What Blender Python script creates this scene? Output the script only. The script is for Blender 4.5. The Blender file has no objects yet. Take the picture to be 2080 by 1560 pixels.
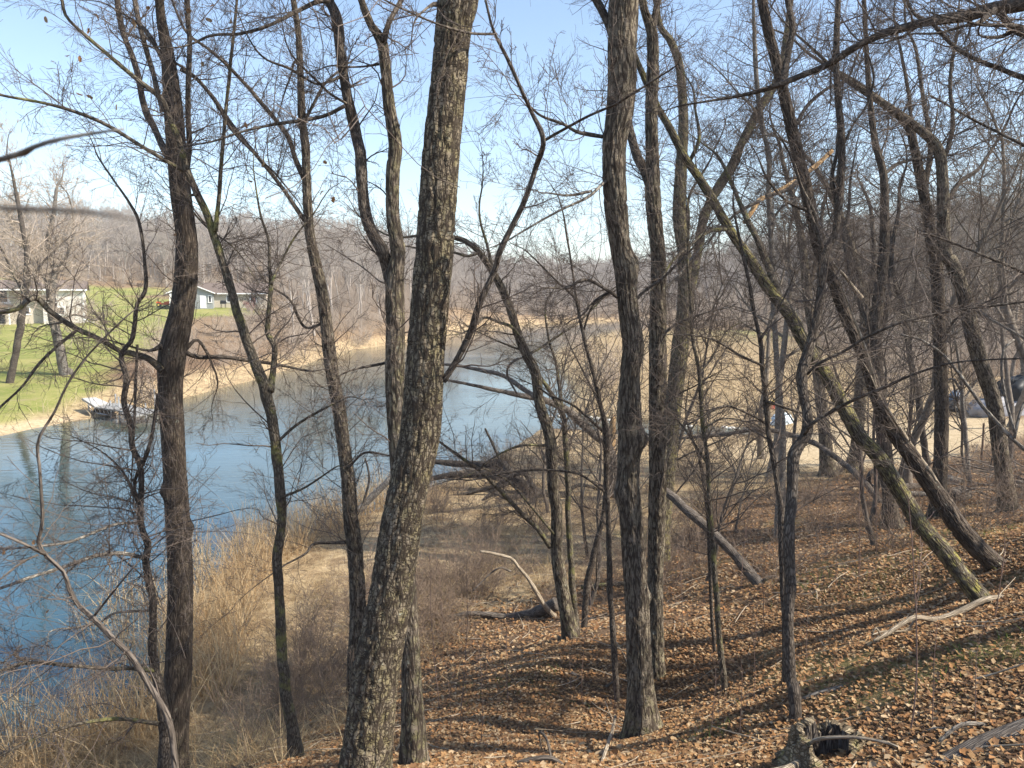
import bpy, math
import numpy as np
from mathutils import Vector, Quaternion
rng = np.random.default_rng(11)
sc = bpy.context.scene
# ------------------------------------------------------------------ camera, sky, sun, exposure
CAM_Z, FPX, PITCH = 7.5, 1550.0, math.atan(180 / 1550)
cd = bpy.data.cameras.new('camera')
cam = bpy.data.objects.new('camera', cd)
sc.collection.objects.link(cam)
cam.location = (0, 0, CAM_Z)
cam.rotation_euler = (math.pi / 2 - PITCH, 0, 0)
cd.sensor_width = 36
cd.lens = 36 * FPX / 2080
cd.clip_start, cd.clip_end = 0.05, 3000
cd.dof.use_dof = True
cd.dof.focus_distance = 14
cd.dof.aperture_fstop = 7.2
sc.camera = cam
SUN_EL, SUN_BACK = math.radians(43), math.radians(17)
S = Vector((math.cos(SUN_BACK) * math.cos(SUN_EL), -math.sin(SUN_BACK) * math.cos(SUN_EL), math.sin(SUN_EL)))
w = bpy.data.worlds.new('World')
sc.world = w
w.use_nodes = True
nt = w.node_tree
sky = nt.nodes.new('ShaderNodeTexSky')
sky.sky_type = 'NISHITA'
sky.sun_disc = False
sky.sun_elevation = SUN_EL
sky.sun_rotation = math.pi / 2 + SUN_BACK
sky.air_density, sky.dust_density, sky.ozone_density = 1.0, 0.8, 0.9
nt.links.new(sky.outputs[0], nt.nodes['Background'].inputs[0])
nt.nodes['Background'].inputs[1].default_value = 0.15
sl = bpy.data.lights.new('sun', 'SUN')
sl.energy, sl.angle, sl.color = 5.0, math.radians(0.53), (1.0, 0.92, 0.79)
sun = bpy.data.objects.new('sun', sl)
sc.collection.objects.link(sun)
sun.rotation_euler = S.to_track_quat('Z', 'Y').to_euler()
sun.location = S * 300
vs = sc.view_settings
vs.view_transform, vs.look, vs.gamma, vs.use_curve_mapping, vs.exposure = 'Standard', 'None', 1.0, False, 0.85
sc.cycles.use_denoising = True
sc.cycles.denoising_prefilter = 'ACCURATE'
sc.cycles.max_bounces = 5
sc.cycles.diffuse_bounces = 3
# ------------------------------------------------------------------ picture to place
CP, SP = math.cos(PITCH), math.sin(PITCH)
def ray(px, py):
    a, b = (px - 1040) / FPX, -(py - 780) / FPX
    return np.array([a, CP + b * SP, -SP + b * CP])
def P(px, py, Y):
    d = ray(px, py)
    return np.array([0, 0, CAM_Z]) + d * (Y / d[1])
def Z0(px, py):
    d = ray(px, py)
    return (d * (-CAM_Z / d[2]))[:2]
# ------------------------------------------------------------------ noise
def hsh(i, j, s=0):
    h = (np.asarray(i, np.int64) * 374761393 + np.asarray(j, np.int64) * 668265263 + s * 974711) & 0xffffffff
    h = ((h ^ (h >> 13)) * 1274126177) & 0xffffffff
    return ((h ^ (h >> 16)) & 0xffffff) / 16777215.0
def vn(x, y, s=0):
    x, y = np.asarray(x, float), np.asarray(y, float)
    i, j = np.floor(x).astype(np.int64), np.floor(y).astype(np.int64)
    u, v = x - i, y - j
    u, v = u * u * (3 - 2 * u), v * v * (3 - 2 * v)
    return (hsh(i, j, s) * (1 - u) + hsh(i + 1, j, s) * u) * (1 - v) + (hsh(i, j + 1, s) * (1 - u) + hsh(i + 1, j + 1, s) * u) * v
def fbm(x, y, s=0, o=4):
    r, a, t = 0, 0.5, 0
    for k in range(o):
        r = r + a * vn(x * 2 ** k, y * 2 ** k, s + k)
        t += a
        a *= 0.5
    return r / t
def sst(a, b, x):
    t = np.clip((x - a) / (b - a), 0, 1)
    return t * t * (3 - 2 * t)
def sdf(X, Y, poly):
    """signed distance to a polygon, negative inside"""
    poly = np.asarray(poly, float)
    d = np.full(np.shape(X), 1e18)
    ins = np.zeros(np.shape(X), bool)
    for (ax, ay), (bx, by) in zip(poly, np.roll(poly, -1, 0)):
        ex, ey = bx - ax, by - ay
        wx, wy = X - ax, Y - ay
        t = np.clip((wx * ex + wy * ey) / (ex * ex + ey * ey + 1e-12), 0, 1)
        d = np.minimum(d, (wx - ex * t) ** 2 + (wy - ey * t) ** 2)
        c = ((ay > Y) != (by > Y)) & (X < ex * (Y - ay) / (ey + (1e-12 if ey == 0 else 0)) + ax)
        ins ^= c
    return np.where(ins, -1, 1) * np.sqrt(d)
# ------------------------------------------------------------------ terrain
near_shore = [(0, 1545), (150, 1495), (290, 1440), (345, 1330), (400, 1215), (470, 1150), (560, 1108), (690, 1066),
              (860, 1000), (960, 955), (1050, 905), (1105, 870), (1180, 872), (1300, 886), (1420, 884), (1530, 880), (1535, 870), (1420, 864),
              (1250, 848), (1150, 838), (1165, 820), (1185, 800), (1170, 775), (1142, 745), (1132, 725), (1160, 705),
              (1220, 689), (1290, 675), (1400, 664), (1440, 656)]
far_shore = [(1420, 649), (1250, 652), (1100, 658), (1000, 663), (920, 672), (850, 690), (760, 705), (690, 714), (610, 745),
             (500, 776), (400, 801), (310, 828), (170, 852), (80, 868), (0, 888)]
LAKE = [(-150, -40), (-60, 3), (-22, 9)] + [tuple(Z0(*p)) for p in near_shore] + [tuple(Z0(*p)) for p in far_shore] + [(-60, 36), (-150, 30)]
HILL = [(0, 0, 5.9), (0, -12, 8), (-9, -6, 6.2), (12, -6, 9), (25, -5, 10), (-20, -10, 5), (-1.1, 5.8, 3.5), (1.66, 9.9, 1.9), (1.1, 14.6, 0.9),
        (2.7, 6.5, 3.6), (2.9, 8, 3.15), (2.9, 10.5, 2.25), (1.35, 10.3, 1.95), (6, 9.8, 3.6), (6.9, 10, 4.0), (4.7, 14.5, 1.9), (3.6, 5.3, 4.5), (5, 6, 4.8),
        (9.7, 19.5, 1.55), (12.6, 19.4, 2.0), (14, 12, 4.6), (20, 15, 5), (18, 34, 0.8), (29, 46, 0.9), (12, 29, 0.7), (5, 24, 0.6), (30, 25, 3.0),
        (-4.1, 9.3, 1.3), (-2.3, 12, 0.8), (-6, 8, 1.2), (-9, 6, 1.6), (-2.5, 8.5, 2.0), (0, 18, .5), (3, 20, .6), (40, 60, 1.0), (60, 60, 3.5), (50, 100, 1.2), (90, 120, 8), (45, 160, 2), (20, 60, .4), (15, 90, .4), (30, 110, .5),
        (-34.6, 59, 1.8), (-38, 56, 1.4), (-58, 104, 3.8), (-75, 104, 3.9), (-48, 130, 5.4), (-62, 130, 5.6), (-80, 160, 8), (-45, 155, 7.5), (-60, 215, 13), (-130, 150, 13), (-20, 150, 4), (-15, 110, 1.2),
        (0, 230, 1.5), (0, 290, 5), (60, 260, 3), (70, 300, 6), (-60, 300, 20), (-160, 300, 22), (160, 300, 30), (130, 180, 17), (0, 420, 10), (300, 420, 40), (-300, 420, 36), (0, 700, 20), (-350, 100, 20), (350, 100, 24), (-200, -60, 8), (200, -60, 14), (0, -60, 10)]
_hc = np.array(HILL)
def _rb(ax, ay, bx, by):
    return np.sqrt((ax - bx) ** 2 + (ay - by) ** 2 + 4.0)
_A = _rb(_hc[:, 0][:, None], _hc[:, 1][:, None], _hc[:, 0][None], _hc[:, 1][None])
_W = np.linalg.solve(_A, _hc[:, 2] - 0.3)
def terrain(X, Y, bumps=True):
    X, Y = np.asarray(X, float), np.asarray(Y, float)
    s = sdf(X, Y, LAKE)
    h = np.zeros(X.shape)
    for (cx, cy, _), wt in zip(HILL, _W):
        h += wt * _rb(X, Y, cx, cy)
    h = np.maximum(h, 0)
    z = np.where(s < 0, np.maximum(s * 0.35, -1.5), 0.05 + 0.25 * (1 - np.exp(-np.maximum(s, 0) / 2))) + sst(0, 5, s) * h
    if bumps:
        z = z + sst(0.3, 3, s) * (0.16 * (fbm(X * 0.6, Y * 0.6, 3) - 0.5) + 0.05 * (vn(X * 3, Y * 3, 9) - 0.5))
    return z
def tz(x, y):
    return float(terrain(np.array([x]), np.array([y]))[0])
def G(px, py, lo=3.0, hi=400.0):
    """where the ray through a pixel meets the ground"""
    d = ray(px, py)
    Y = np.geomspace(lo, hi, 900)
    X = d[0] / d[1] * Y
    Zr = CAM_Z + d[2] / d[1] * Y
    k = np.nonzero(Zr < terrain(X, Y))[0]
    k = k[0] if len(k) else len(Y) - 1
    return np.array([X[k], Y[k], terrain(X[k:k + 1], Y[k:k + 1])[0]])
# ------------------------------------------------------------------ mesh and object helpers
def link(o):
    sc.collection.objects.link(o)
    return o
def mesh(name, V, faces, mat=None, smooth=True, col=None, uv=None):
    """faces: list of int arrays (n,k); col: per-vertex rgba; uv: per-vertex uv"""
    V = np.ascontiguousarray(V, np.float32)
    fl = [np.asarray(f, np.int32) for f in faces if len(f)]
    me = bpy.data.meshes.new(name)
    nl, nf = sum(f.size for f in fl), sum(len(f) for f in fl)
    me.vertices.add(len(V))
    me.vertices.foreach_set('co', V.ravel())
    li = np.concatenate([f.ravel() for f in fl])
    tot = np.concatenate([np.full(len(f), f.shape[1], np.int32) for f in fl])
    st = np.concatenate([[0], np.cumsum(tot)[:-1]]).astype(np.int32)
    me.loops.add(nl)
    me.loops.foreach_set('vertex_index', li)
    me.polygons.add(nf)
    me.polygons.foreach_set('loop_start', st)
    me.polygons.foreach_set('use_smooth', np.full(nf, smooth, bool))
    if col is not None:
        a = me.attributes.new('Col', 'FLOAT_COLOR', 'POINT')
        a.data.foreach_set('color', np.ascontiguousarray(col, np.float32).ravel())
    if uv is not None:
        u = me.uv_layers.new(name='UVMap')
        u.data.foreach_set('uv', np.ascontiguousarray(np.asarray(uv, np.float32)[li]).ravel())
    me.update(calc_edges=True)
    if mat:
        me.materials.append(mat)
    return me
def obj(name, me, parent=None, loc=None, **props):
    o = link(bpy.data.objects.new(name, me))
    if parent is not None:
        o.parent = parent
    if loc is not None:
        o.location = loc
    for k, v in props.items():
        o[k] = v
    return o
def thing(name, label, cat, loc, group=None, rz=0):
    o = obj(name, None, None, [float(c) for c in loc], label=label, category=cat)
    o.rotation_euler.z = rz
    if group:
        o['group'] = group
    return o
def nrm(v):
    return v / np.maximum(np.linalg.norm(v, axis=-1, keepdims=True), 1e-9)
def tubes(pts, rad, sides):
    """many tubes with equal point counts: pts (N,n,3), rad (N,n)"""
    N, n = rad.shape
    t = nrm(np.gradient(pts, axis=1))
    ref = np.where(np.abs(t[:, :1, 2:3]) > 0.8, np.array([[[0., 1, 0]]]), np.array([[[0., 0, 1]]]))
    u = nrm(np.cross(t, np.broadcast_to(ref, t.shape)))
    v = np.cross(t, u)
    a = np.arange(sides) * 2 * math.pi / sides
    V = pts[:, :, None] + rad[:, :, None, None] * (u[:, :, None] * np.cos(a)[None, None, :, None] + v[:, :, None] * np.sin(a)[None, None, :, None])
    b = (np.arange(N) * n * sides)[:, None, None]
    i = np.arange(n - 1)[None, :, None] * sides
    k = np.arange(sides)[None, None, :]
    k2 = (k + 1) % sides
    q = np.stack(np.broadcast_arrays(b + i + k, b + i + k2, b + i + sides + k2, b + i + sides + k), -1).reshape(-1, 4)
    return V.reshape(-1, 3), q
class Geo:
    def __init__(s):
        s.V, s.F, s.C, s.n = [], {}, [], 0
    def add(s, V, F, C=None):
        F = np.asarray(F)
        s.F.setdefault(F.shape[1], []).append(F + s.n)
        s.V.append(np.asarray(V, float))
        s.n += len(V)
        if C is not None:
            s.C.append(np.broadcast_to(np.asarray(C, float), (len(V), 4)))
        return s
    def box(s, c, d, rz=0.0, C=None):
        x, y, z = np.array(d) / 2
        v = np.array([[-x, -y, -z], [x, -y, -z], [x, y, -z], [-x, y, -z], [-x, -y, z], [x, -y, z], [x, y, z], [-x, y, z]])
        if rz:
            v[:, :2] = v[:, :2] @ np.array([[math.cos(rz), math.sin(rz)], [-math.sin(rz), math.cos(rz)]])
        return s.add(v + np.array(c), [[0, 3, 2, 1], [4, 5, 6, 7], [0, 1, 5, 4], [1, 2, 6, 5], [2, 3, 7, 6], [3, 0, 4, 7]], C)
    def quad(s, a, b, c, d, th=0.0):
        a, b, c, d = (np.array(p, float) for p in (a, b, c, d))
        nn = np.cross(b - a, d - a)
        nn = nn / np.linalg.norm(nn) * th
        v = np.array([a, b, c, d, a - nn, b - nn, c - nn, d - nn])
        return s.add(v, [[0, 1, 2, 3], [7, 6, 5, 4], [0, 4, 5, 1], [1, 5, 6, 2], [2, 6, 7, 3], [3, 7, 4, 0]])
    def tube(s, pts, rad, sides=8, cap=True):
        pts, rad = np.asarray(pts, float)[None], np.broadcast_to(np.asarray(rad, float), (len(pts),))[None]
        V, q = tubes(pts, rad, sides)
        n = len(V)
        s.add(V, q)
        if cap:
            s.F.setdefault(sides, []).append(np.array([np.arange(sides)[::-1], np.arange(n - sides, n)]) + s.n - n)
        return s
    def build(s, name, mat, parent=None, loc=None, smooth=False, **props):
        V = np.concatenate(s.V)
        C = np.concatenate(s.C) if s.C else None
        return obj(name, mesh(name, V, [np.concatenate(f) for f in s.F.values()], mat, smooth, C), parent, loc, **props)
def smoothline(p, step):
    """Catmull-Rom through rows of p (any columns), resampled at about step metres along xyz"""
    p = np.asarray(p, float)
    if len(p) > 2:
        q = np.vstack([2 * p[0] - p[1], p, 2 * p[-1] - p[-2]])
        out = []
        t = np.linspace(0, 1, 24, endpoint=False)[:, None]
        for k in range(1, len(q) - 2):
            a, b, c, d = q[k - 1:k + 3]
            out.append(0.5 * (2 * b + (c - a) * t + (2 * a - 5 * b + 4 * c - d) * t ** 2 + (3 * b - a - 3 * c + d) * t ** 3))
        p = np.vstack(out + [p[-1:]])
    s = np.concatenate([[0], np.cumsum(np.linalg.norm(np.diff(p[:, :3], axis=0), axis=1))])
    n = max(3, int(s[-1] / step) + 1)
    ss = np.linspace(0, s[-1], n)
    return np.stack([np.interp(ss, s, p[:, k]) for k in range(p.shape[1])], 1), ss
# ------------------------------------------------------------------ materials
def nodes(name):
    m = bpy.data.materials.new(name)
    m.use_nodes = True
    t = m.node_tree
    b = t.nodes['Principled BSDF']
    b.inputs['Roughness'].default_value = 0.85
    b.inputs['Specular IOR Level'].default_value = 0.25
    return m, t, b
def N(t, kind, **kw):
    n = t.nodes.new('ShaderNode' + kind)
    for k, v in kw.items():
        if k[0] == '_':
            n.inputs[k[1:].replace('_', ' ')].default_value = v
        else:
            setattr(n, k, v)
    return n
def mix(t, fac, a, b, mode='MIX'):
    n = t.nodes.new('ShaderNodeMix')
    n.data_type, n.blend_type = 'RGBA', mode
    for i, v in ((0, fac), (6, a), (7, b)):
        if hasattr(v, 'links') or hasattr(v, 'is_linked'):
            t.links.new(v, n.inputs[i])
        elif i == 0:
            n.inputs[0].default_value = v
        else:
            n.inputs[i].default_value = (*v, 1)
    return n.outputs[2]
def rng_map(t, v, a, b, c=0.0, d=1.0):
    n = N(t, 'MapRange', _From_Min=a, _From_Max=b, _To_Min=c, _To_Max=d)
    n.interpolation_type = 'SMOOTHSTEP'
    t.links.new(v, n.inputs[0])
    return n.outputs[0]
def coord(t, kind='Object', scale=(1, 1, 1)):
    c = t.nodes.new('ShaderNodeTexCoord')
    m = N(t, 'Mapping', _Scale=scale)
    t.links.new(c.outputs[kind], m.inputs[0])
    return m.outputs[0]
def noise(t, v, scale, detail=4.0, rough=0.6):
    n = N(t, 'TexNoise', _Scale=scale, _Detail=detail, _Roughness=rough)
    t.links.new(v, n.inputs[0])
    return n.outputs[0]
def bump(t, b, h, strength, dist):
    n = N(t, 'Bump', _Strength=strength, _Distance=dist)
    t.links.new(h, n.inputs['Height'])
    t.links.new(n.outputs[0], b.inputs['Normal'])
def plain(name, c, rough=0.7, var=0.15, scale=6.0, spec=0.3, metal=0.0):
    m, t, b = nodes(name)
    v = coord(t)
    f = noise(t, v, scale, 5)
    t.links.new(mix(t, f, tuple(x * (1 - var) for x in c), tuple(min(1, x * (1 + var)) for x in c)), b.inputs['Base Color'])
    b.inputs['Roughness'].default_value = rough
    b.inputs['Specular IOR Level'].default_value = spec
    b.inputs['Metallic'].default_value = metal
    return m
def bark_relief(name, plate_a, plate_b, furrow, moss, cw=0.034, ch=0.07, cross=0.05):
    """ridged bark: plates and furrows laid along the trunk in metres; Col = ridge height, tone, moss"""
    m, t, b = nodes(name)
    a = N(t, 'Attribute', attribute_name='Col')
    s = t.nodes.new('ShaderNodeSeparateColor')
    t.links.new(a.outputs['Color'], s.inputs[0])
    v = coord(t)
    def ridge(su, sv, det, lo, hi):
        n_ = noise(t, coord(t, 'UV', (su, sv, 1)), 1.0, det, 0.5)
        d_ = N(t, 'Math', operation='SUBTRACT')
        d_.inputs[1].default_value = 0.5
        t.links.new(n_, d_.inputs[0])
        a_ = N(t, 'Math', operation='ABSOLUTE')
        t.links.new(d_.outputs[0], a_.inputs[0])
        return rng_map(t, a_.outputs[0], lo, hi)
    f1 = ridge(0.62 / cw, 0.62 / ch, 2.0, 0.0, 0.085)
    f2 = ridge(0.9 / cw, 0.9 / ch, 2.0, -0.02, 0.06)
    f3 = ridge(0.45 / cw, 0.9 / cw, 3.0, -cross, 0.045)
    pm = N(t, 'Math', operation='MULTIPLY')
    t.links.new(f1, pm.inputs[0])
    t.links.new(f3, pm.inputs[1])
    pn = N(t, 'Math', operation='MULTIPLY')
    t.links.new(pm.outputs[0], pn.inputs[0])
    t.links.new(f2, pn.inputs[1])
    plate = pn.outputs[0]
    tone = noise(t, coord(t, 'UV', (1.3 / cw, 0.8 / ch, 1)), 1.0, 3, 0.6)
    n1 = noise(t, v, 40, 5)
    c = mix(t, rng_map(t, tone, 0.3, 0.7), plate_a, plate_b)
    c = mix(t, rng_map(t, n1, 0.3, 0.7, 0, 0.5), c, plate_a)
    n2 = noise(t, v, 9, 5, 0.7)
    mm = N(t, 'Math', operation='MULTIPLY')
    t.links.new(s.outputs[2], mm.inputs[0])
    t.links.new(rng_map(t, n2, 0.42, 0.6), mm.inputs[1])
    c = mix(t, mm.outputs[0], c, moss)
    c = mix(t, rng_map(t, noise(t, v, 2.6, 4, 0.6), 0.45, 0.65, 0, 0.5), c, mix(t, 0.5, c, plate_b))
    n3 = noise(t, v, 14, 3, 0.5)
    c = mix(t, rng_map(t, n3, 0.66, 0.72, 0, 0.6), c, (0.36, 0.38, 0.31))
    c = mix(t, plate, furrow, c)  # furrow tone: darker inner bark plus crevice shade put into the colour
    t.links.new(c, b.inputs['Base Color'])
    b.inputs['Roughness'].default_value = 0.95
    ad = N(t, 'Math', operation='MULTIPLY_ADD')
    ad.inputs[1].default_value = 0.3
    t.links.new(noise(t, v, 90, 4), ad.inputs[0])
    t.links.new(plate, ad.inputs[2])
    bump(t, b, ad.outputs[0], 0.9, 0.012)
    return m
def bark_plain(name, ca, cb, moss=None, su=45, sv=12):
    m, t, b = nodes(name)
    v = coord(t, 'UV', (su, sv, 1))
    vo = N(t, 'TexVoronoi', feature='DISTANCE_TO_EDGE', _Scale=1.0)
    nz = noise(t, v, 0.8, 3)
    va = t.nodes.new('ShaderNodeVectorMath')
    va.operation = 'ADD'
    t.links.new(v, va.inputs[0])
    t.links.new(nz, va.inputs[1])
    t.links.new(va.outputs[0], vo.inputs[0])
    o = coord(t)
    n2 = noise(t, o, 7, 5, 0.65)
    edge = rng_map(t, vo.outputs[0], 0.02, 0.25)
    c = mix(t, rng_map(t, n2, 0.3, 0.7), ca, cb)
    c = mix(t, edge, tuple(x * 0.7 for x in ca), c)
    if moss:
        c = mix(t, rng_map(t, noise(t, o, 3.3, 5, 0.7), 0.5, 0.66, 0, 0.85), c, moss)
    t.links.new(c, b.inputs['Base Color'])
    b.inputs['Roughness'].default_value = 0.95
    bump(t, b, edge, 0.8, 0.012)
    return m
def colored(name, rough=0.8, trans=0.0, spec=0.2):
    m, t, b = nodes(name)
    a = N(t, 'Attribute', attribute_name='Col')
    v = coord(t)
    c = mix(t, noise(t, v, 30, 3), mix(t, 0.25, a.outputs['Color'], (0, 0, 0)), a.outputs['Color'])
    t.links.new(c, b.inputs['Base Color'])
    b.inputs['Roughness'].default_value = rough
    b.inputs['Specular IOR Level'].default_value = spec
    if trans:
        tr = t.nodes.new('ShaderNodeBsdfTranslucent')
        ms = t.nodes.new('ShaderNodeMixShader')
        ms.inputs[0].default_value = trans
        t.links.new(c, tr.inputs[0])
        t.links.new(b.outputs[0], ms.inputs[1])
        t.links.new(tr.outputs[0], ms.inputs[2])
        t.links.new(ms.outputs[0], t.nodes['Material Output'].inputs[0])
    return m
M = {}
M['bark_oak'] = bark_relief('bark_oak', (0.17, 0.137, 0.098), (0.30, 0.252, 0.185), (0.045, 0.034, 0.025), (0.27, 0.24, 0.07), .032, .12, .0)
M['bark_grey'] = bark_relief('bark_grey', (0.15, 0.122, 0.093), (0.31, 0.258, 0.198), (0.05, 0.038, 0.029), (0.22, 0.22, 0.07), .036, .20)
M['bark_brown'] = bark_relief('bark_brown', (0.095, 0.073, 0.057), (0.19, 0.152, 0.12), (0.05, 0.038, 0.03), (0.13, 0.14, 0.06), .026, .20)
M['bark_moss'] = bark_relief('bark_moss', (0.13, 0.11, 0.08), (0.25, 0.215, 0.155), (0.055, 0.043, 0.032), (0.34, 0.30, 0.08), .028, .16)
M['limb'] = bark_plain('limb_bark', (0.085, 0.068, 0.055), (0.19, 0.16, 0.13))
M['limb_moss'] = bark_plain('limb_bark_moss', (0.10, 0.082, 0.062), (0.22, 0.19, 0.145), (0.24, 0.23, 0.08))
M['limb_pale'] = bark_plain('limb_bark_pale', (0.20, 0.175, 0.15), (0.36, 0.33, 0.28))
M['limb_smooth'] = bark_plain('limb_bark_smooth', (0.14, 0.115, 0.095), (0.21, 0.178, 0.15), None, 30, 5)
M['twig'] = plain('twig_bark', (0.135, 0.105, 0.085), 0.8, 0.4, 3)
M['twig_red'] = plain('twig_bark_reddish', (0.20, 0.135, 0.11), 0.7, 0.35, 3)
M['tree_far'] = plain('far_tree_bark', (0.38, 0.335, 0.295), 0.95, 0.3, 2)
M['tree_mid'] = bark_plain('mid_tree_bark', (0.15, 0.125, 0.10), (0.31, 0.265, 0.215), None, 30, 8)
M['shrub'] = plain('shrub_bark', (0.42, 0.345, 0.275), 0.9, 0.35, 4)
M['deadwood'] = bark_plain('dead_wood', (0.12, 0.10, 0.085), (0.26, 0.225, 0.19), None, 60, 5)
M['rotten'] = bark_plain('rotten_dark_wood', (0.05, 0.041, 0.034), (0.15, 0.125, 0.10), None, 60, 5)
M['paledead'] = bark_plain('bleached_wood', (0.36, 0.29, 0.21), (0.55, 0.47, 0.36), None, 60, 5)
M['rawwood'] = bark_plain('torn_wood', (0.55, 0.33, 0.15), (0.74, 0.55, 0.34), None, 90, 4)
M['reed'] = colored('dry_reed', 0.75, 0.45)
M['leaf'] = colored('dry_leaf', 0.7, 0.2)
# ground: Col = lawn, sand, dry grass masks; rest is leaf litter
def ground_mat():
    m, t, b = nodes('ground')
    a = N(t, 'Attribute', attribute_name='Col')
    s = t.nodes.new('ShaderNodeSeparateColor')
    t.links.new(a.outputs['Color'], s.inputs[0])
    v = coord(t)
    n1, n2, n3 = noise(t, v, 0.22, 6, 0.65), noise(t, v, 5, 6, 0.7), noise(t, v, 28, 4, 0.7)
    leaf = mix(t, rng_map(t, n3, 0.3, 0.7), (0.06, 0.04, 0.027), (0.27, 0.175, 0.105))
    leaf = mix(t, rng_map(t, n2, 0.4, 0.75), leaf, (0.19, 0.125, 0.08))
    lawn = mix(t, rng_map(t, n1, 0.35, 0.65), (0.15, 0.19, 0.035), (0.29, 0.28, 0.09))
    lawn = mix(t, rng_map(t, n2, 0.4, 0.75, 0, 0.8), lawn, (0.36, 0.31, 0.14))
    lawn = mix(t, rng_map(t, noise(t, v, 0.6, 6, 0.7), 0.52, 0.68, 0, 0.75), lawn, (0.30, 0.25, 0.13))
    sand = mix(t, rng_map(t, n2, 0.3, 0.7), (0.40, 0.30, 0.18), (0.60, 0.48, 0.31))
    dry = mix(t, rng_map(t, n2, 0.3, 0.7), (0.31, 0.225, 0.125), (0.56, 0.43, 0.26))
    dry = mix(t, rng_map(t, noise(t, v, 1.3, 6, 0.75), 0.44, 0.62, 0, 0.7), dry, (0.16, 0.105, 0.062))
    c = mix(t, s.outputs[2], leaf, dry)
    c = mix(t, s.outputs[1], c, sand)
    c = mix(t, s.outputs[0], c, lawn)
    t.links.new(c, b.inputs['Base Color'])
    b.inputs['Roughness'].default_value = 0.95
    b.inputs['Specular IOR Level'].default_value = 0.1
    bump(t, b, n3, 0.9, 0.05)
    return m
M['ground'] = ground_mat()
def water_mat():
    """Col.r = how shallow the murky water is"""
    m, t, b = nodes('lake_water')
    a = N(t, 'Attribute', attribute_name='Col')
    s = t.nodes.new('ShaderNodeSeparateColor')
    t.links.new(a.outputs['Color'], s.inputs[0])
    v2 = coord(t, 'Object', (1, 1, 1))
    n = noise(t, coord(t, 'Object', (0.55, 1.6, 1)), 1.6, 4, 0.55)
    calm = rng_map(t, noise(t, coord(t, 'Object', (0.05, 0.13, 1)), 1.0, 4), 0.38, 0.62, 0.12, 0.42)
    b.inputs['IOR'].default_value = 1.6
    b.inputs['Specular IOR Level'].default_value = 0.5
    b.inputs['Roughness'].default_value = 0.03
    deep = mix(t, rng_map(t, noise(t, v2, 0.05, 3), 0.3, 0.7), (0.022, 0.062, 0.07), (0.022, 0.085, 0.135))
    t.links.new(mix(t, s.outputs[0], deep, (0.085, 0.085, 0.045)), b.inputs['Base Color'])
    bm = N(t, 'Bump', _Distance=0.05)
    t.links.new(calm, bm.inputs['Strength'])
    t.links.new(n, bm.inputs['Height'])
    t.links.new(bm.outputs[0], b.inputs['Normal'])
    return m
M['water'] = water_mat()
# ------------------------------------------------------------------ ground sheets and water
def axis(lo, hi, n, a):
    t = np.linspace(math.asinh(lo / a), math.asinh(hi / a), n)
    return a * np.sinh(t)
GX, GY = axis(-700, 700, 300, 6), axis(-90, 1400, 330, 9)
XX, YY = np.meshgrid(GX, GY)
ZZ = terrain(XX, YY)
LAWN = [tuple(G(*p)[:2]) for p in ((-420, 930), (0, 862), (130, 842), (185, 805), (240, 745), (318, 695), (345, 655), (400, 645), (520, 640), (540, 622), (330, 606), (250, 602))] + [(-60, 172), (-150, 150), (-150, 60)]
LAWN2 = [tuple(G(*p)[:2]) for p in ((1350, 690), (1540, 700), (1600, 684), (1500, 672), (1360, 676))]
SAND = [tuple(G(*p)[:2]) for p in ((1470, 915), (1600, 880), (1750, 862), (1900, 852), (2120, 846), (2120, 880), (2000, 900), (1930, 930), (1800, 952), (1600, 950))]
BEACH = [tuple(G(*p)[:2]) for p in ((-150, 925), (0, 886), (150, 853), (170, 845), (60, 852), (0, 838), (-150, 880))]
REEDS = [tuple(G(*p)[:2]) for p in ((1150, 842), (1190, 800), (1145, 745), (1135, 725), (1230, 688), (1400, 676), (1560, 690), (1700, 735), (1730, 790), (1620, 838), (1420, 858), (1250, 845))]
slake = sdf(XX, YY, LAKE)
jit = 0.9 * (fbm(XX * 0.4, YY * 0.4, 21) - 0.5) * np.clip(YY / 15, 0.2, 5)
lawn = np.maximum(1 - sst(-0.8, 0.8, sdf(XX, YY, LAWN) + jit), 0.8 * (1 - sst(-1, 3, sdf(XX, YY, LAWN2))))
sand = np.maximum(1 - sst(-1.0, 1.2, sdf(XX, YY, SAND) + jit * 1.5), 1 - sst(-0.6, 0.6, sdf(XX, YY, BEACH)))
sand = np.maximum(sand, 0.75 * (1 - sst(-1, 1.5, sdf(XX, YY, REEDS))))
low = ZZ - 0.35
LEAFZONE = [tuple(G(*p)[:2]) for p in ((560, 1575), (720, 1440), (850, 1335), (950, 1255), (1150, 1200), (1330, 1130), (1450, 1020), (1640, 985), (1900, 935), (2120, 910), (2700, 900))] + [(30, 2), (20, -10), (-8, -8), (-4, 5)]
drym = (1 - sst(0.35, 0.95, low + 0.5 * (fbm(XX * 0.25, YY * 0.25, 5) - 0.5))) * (YY > 5)
drym = np.maximum(drym, (1 - sst(.5, 4, slake)) * (YY > 30))
drym = np.maximum(drym, 0.3 * sst(60, 110, YY))
drym = np.where((YY < 45) & (sdf(XX, YY, LEAFZONE) < 0), 0.0, drym)
moss = sst(0.6, 0.72, fbm(XX * 0.9 + 9, YY * 0.9, 31)) * (XX > 3) * (YY < 22) * 0.4
lawn = np.maximum(lawn, moss)
GCOL = np.stack([lawn, sand, drym, np.ones_like(lawn)], -1).reshape(-1, 4)
GV = np.stack([XX, YY, ZZ], -1).reshape(-1, 3)
ny, nx = XX.shape
ii = (np.arange(ny - 1)[:, None] * nx + np.arange(nx - 1)[None]).reshape(-1)
GQ = np.stack([ii, ii + 1, ii + nx + 1, ii + nx], -1)
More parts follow.
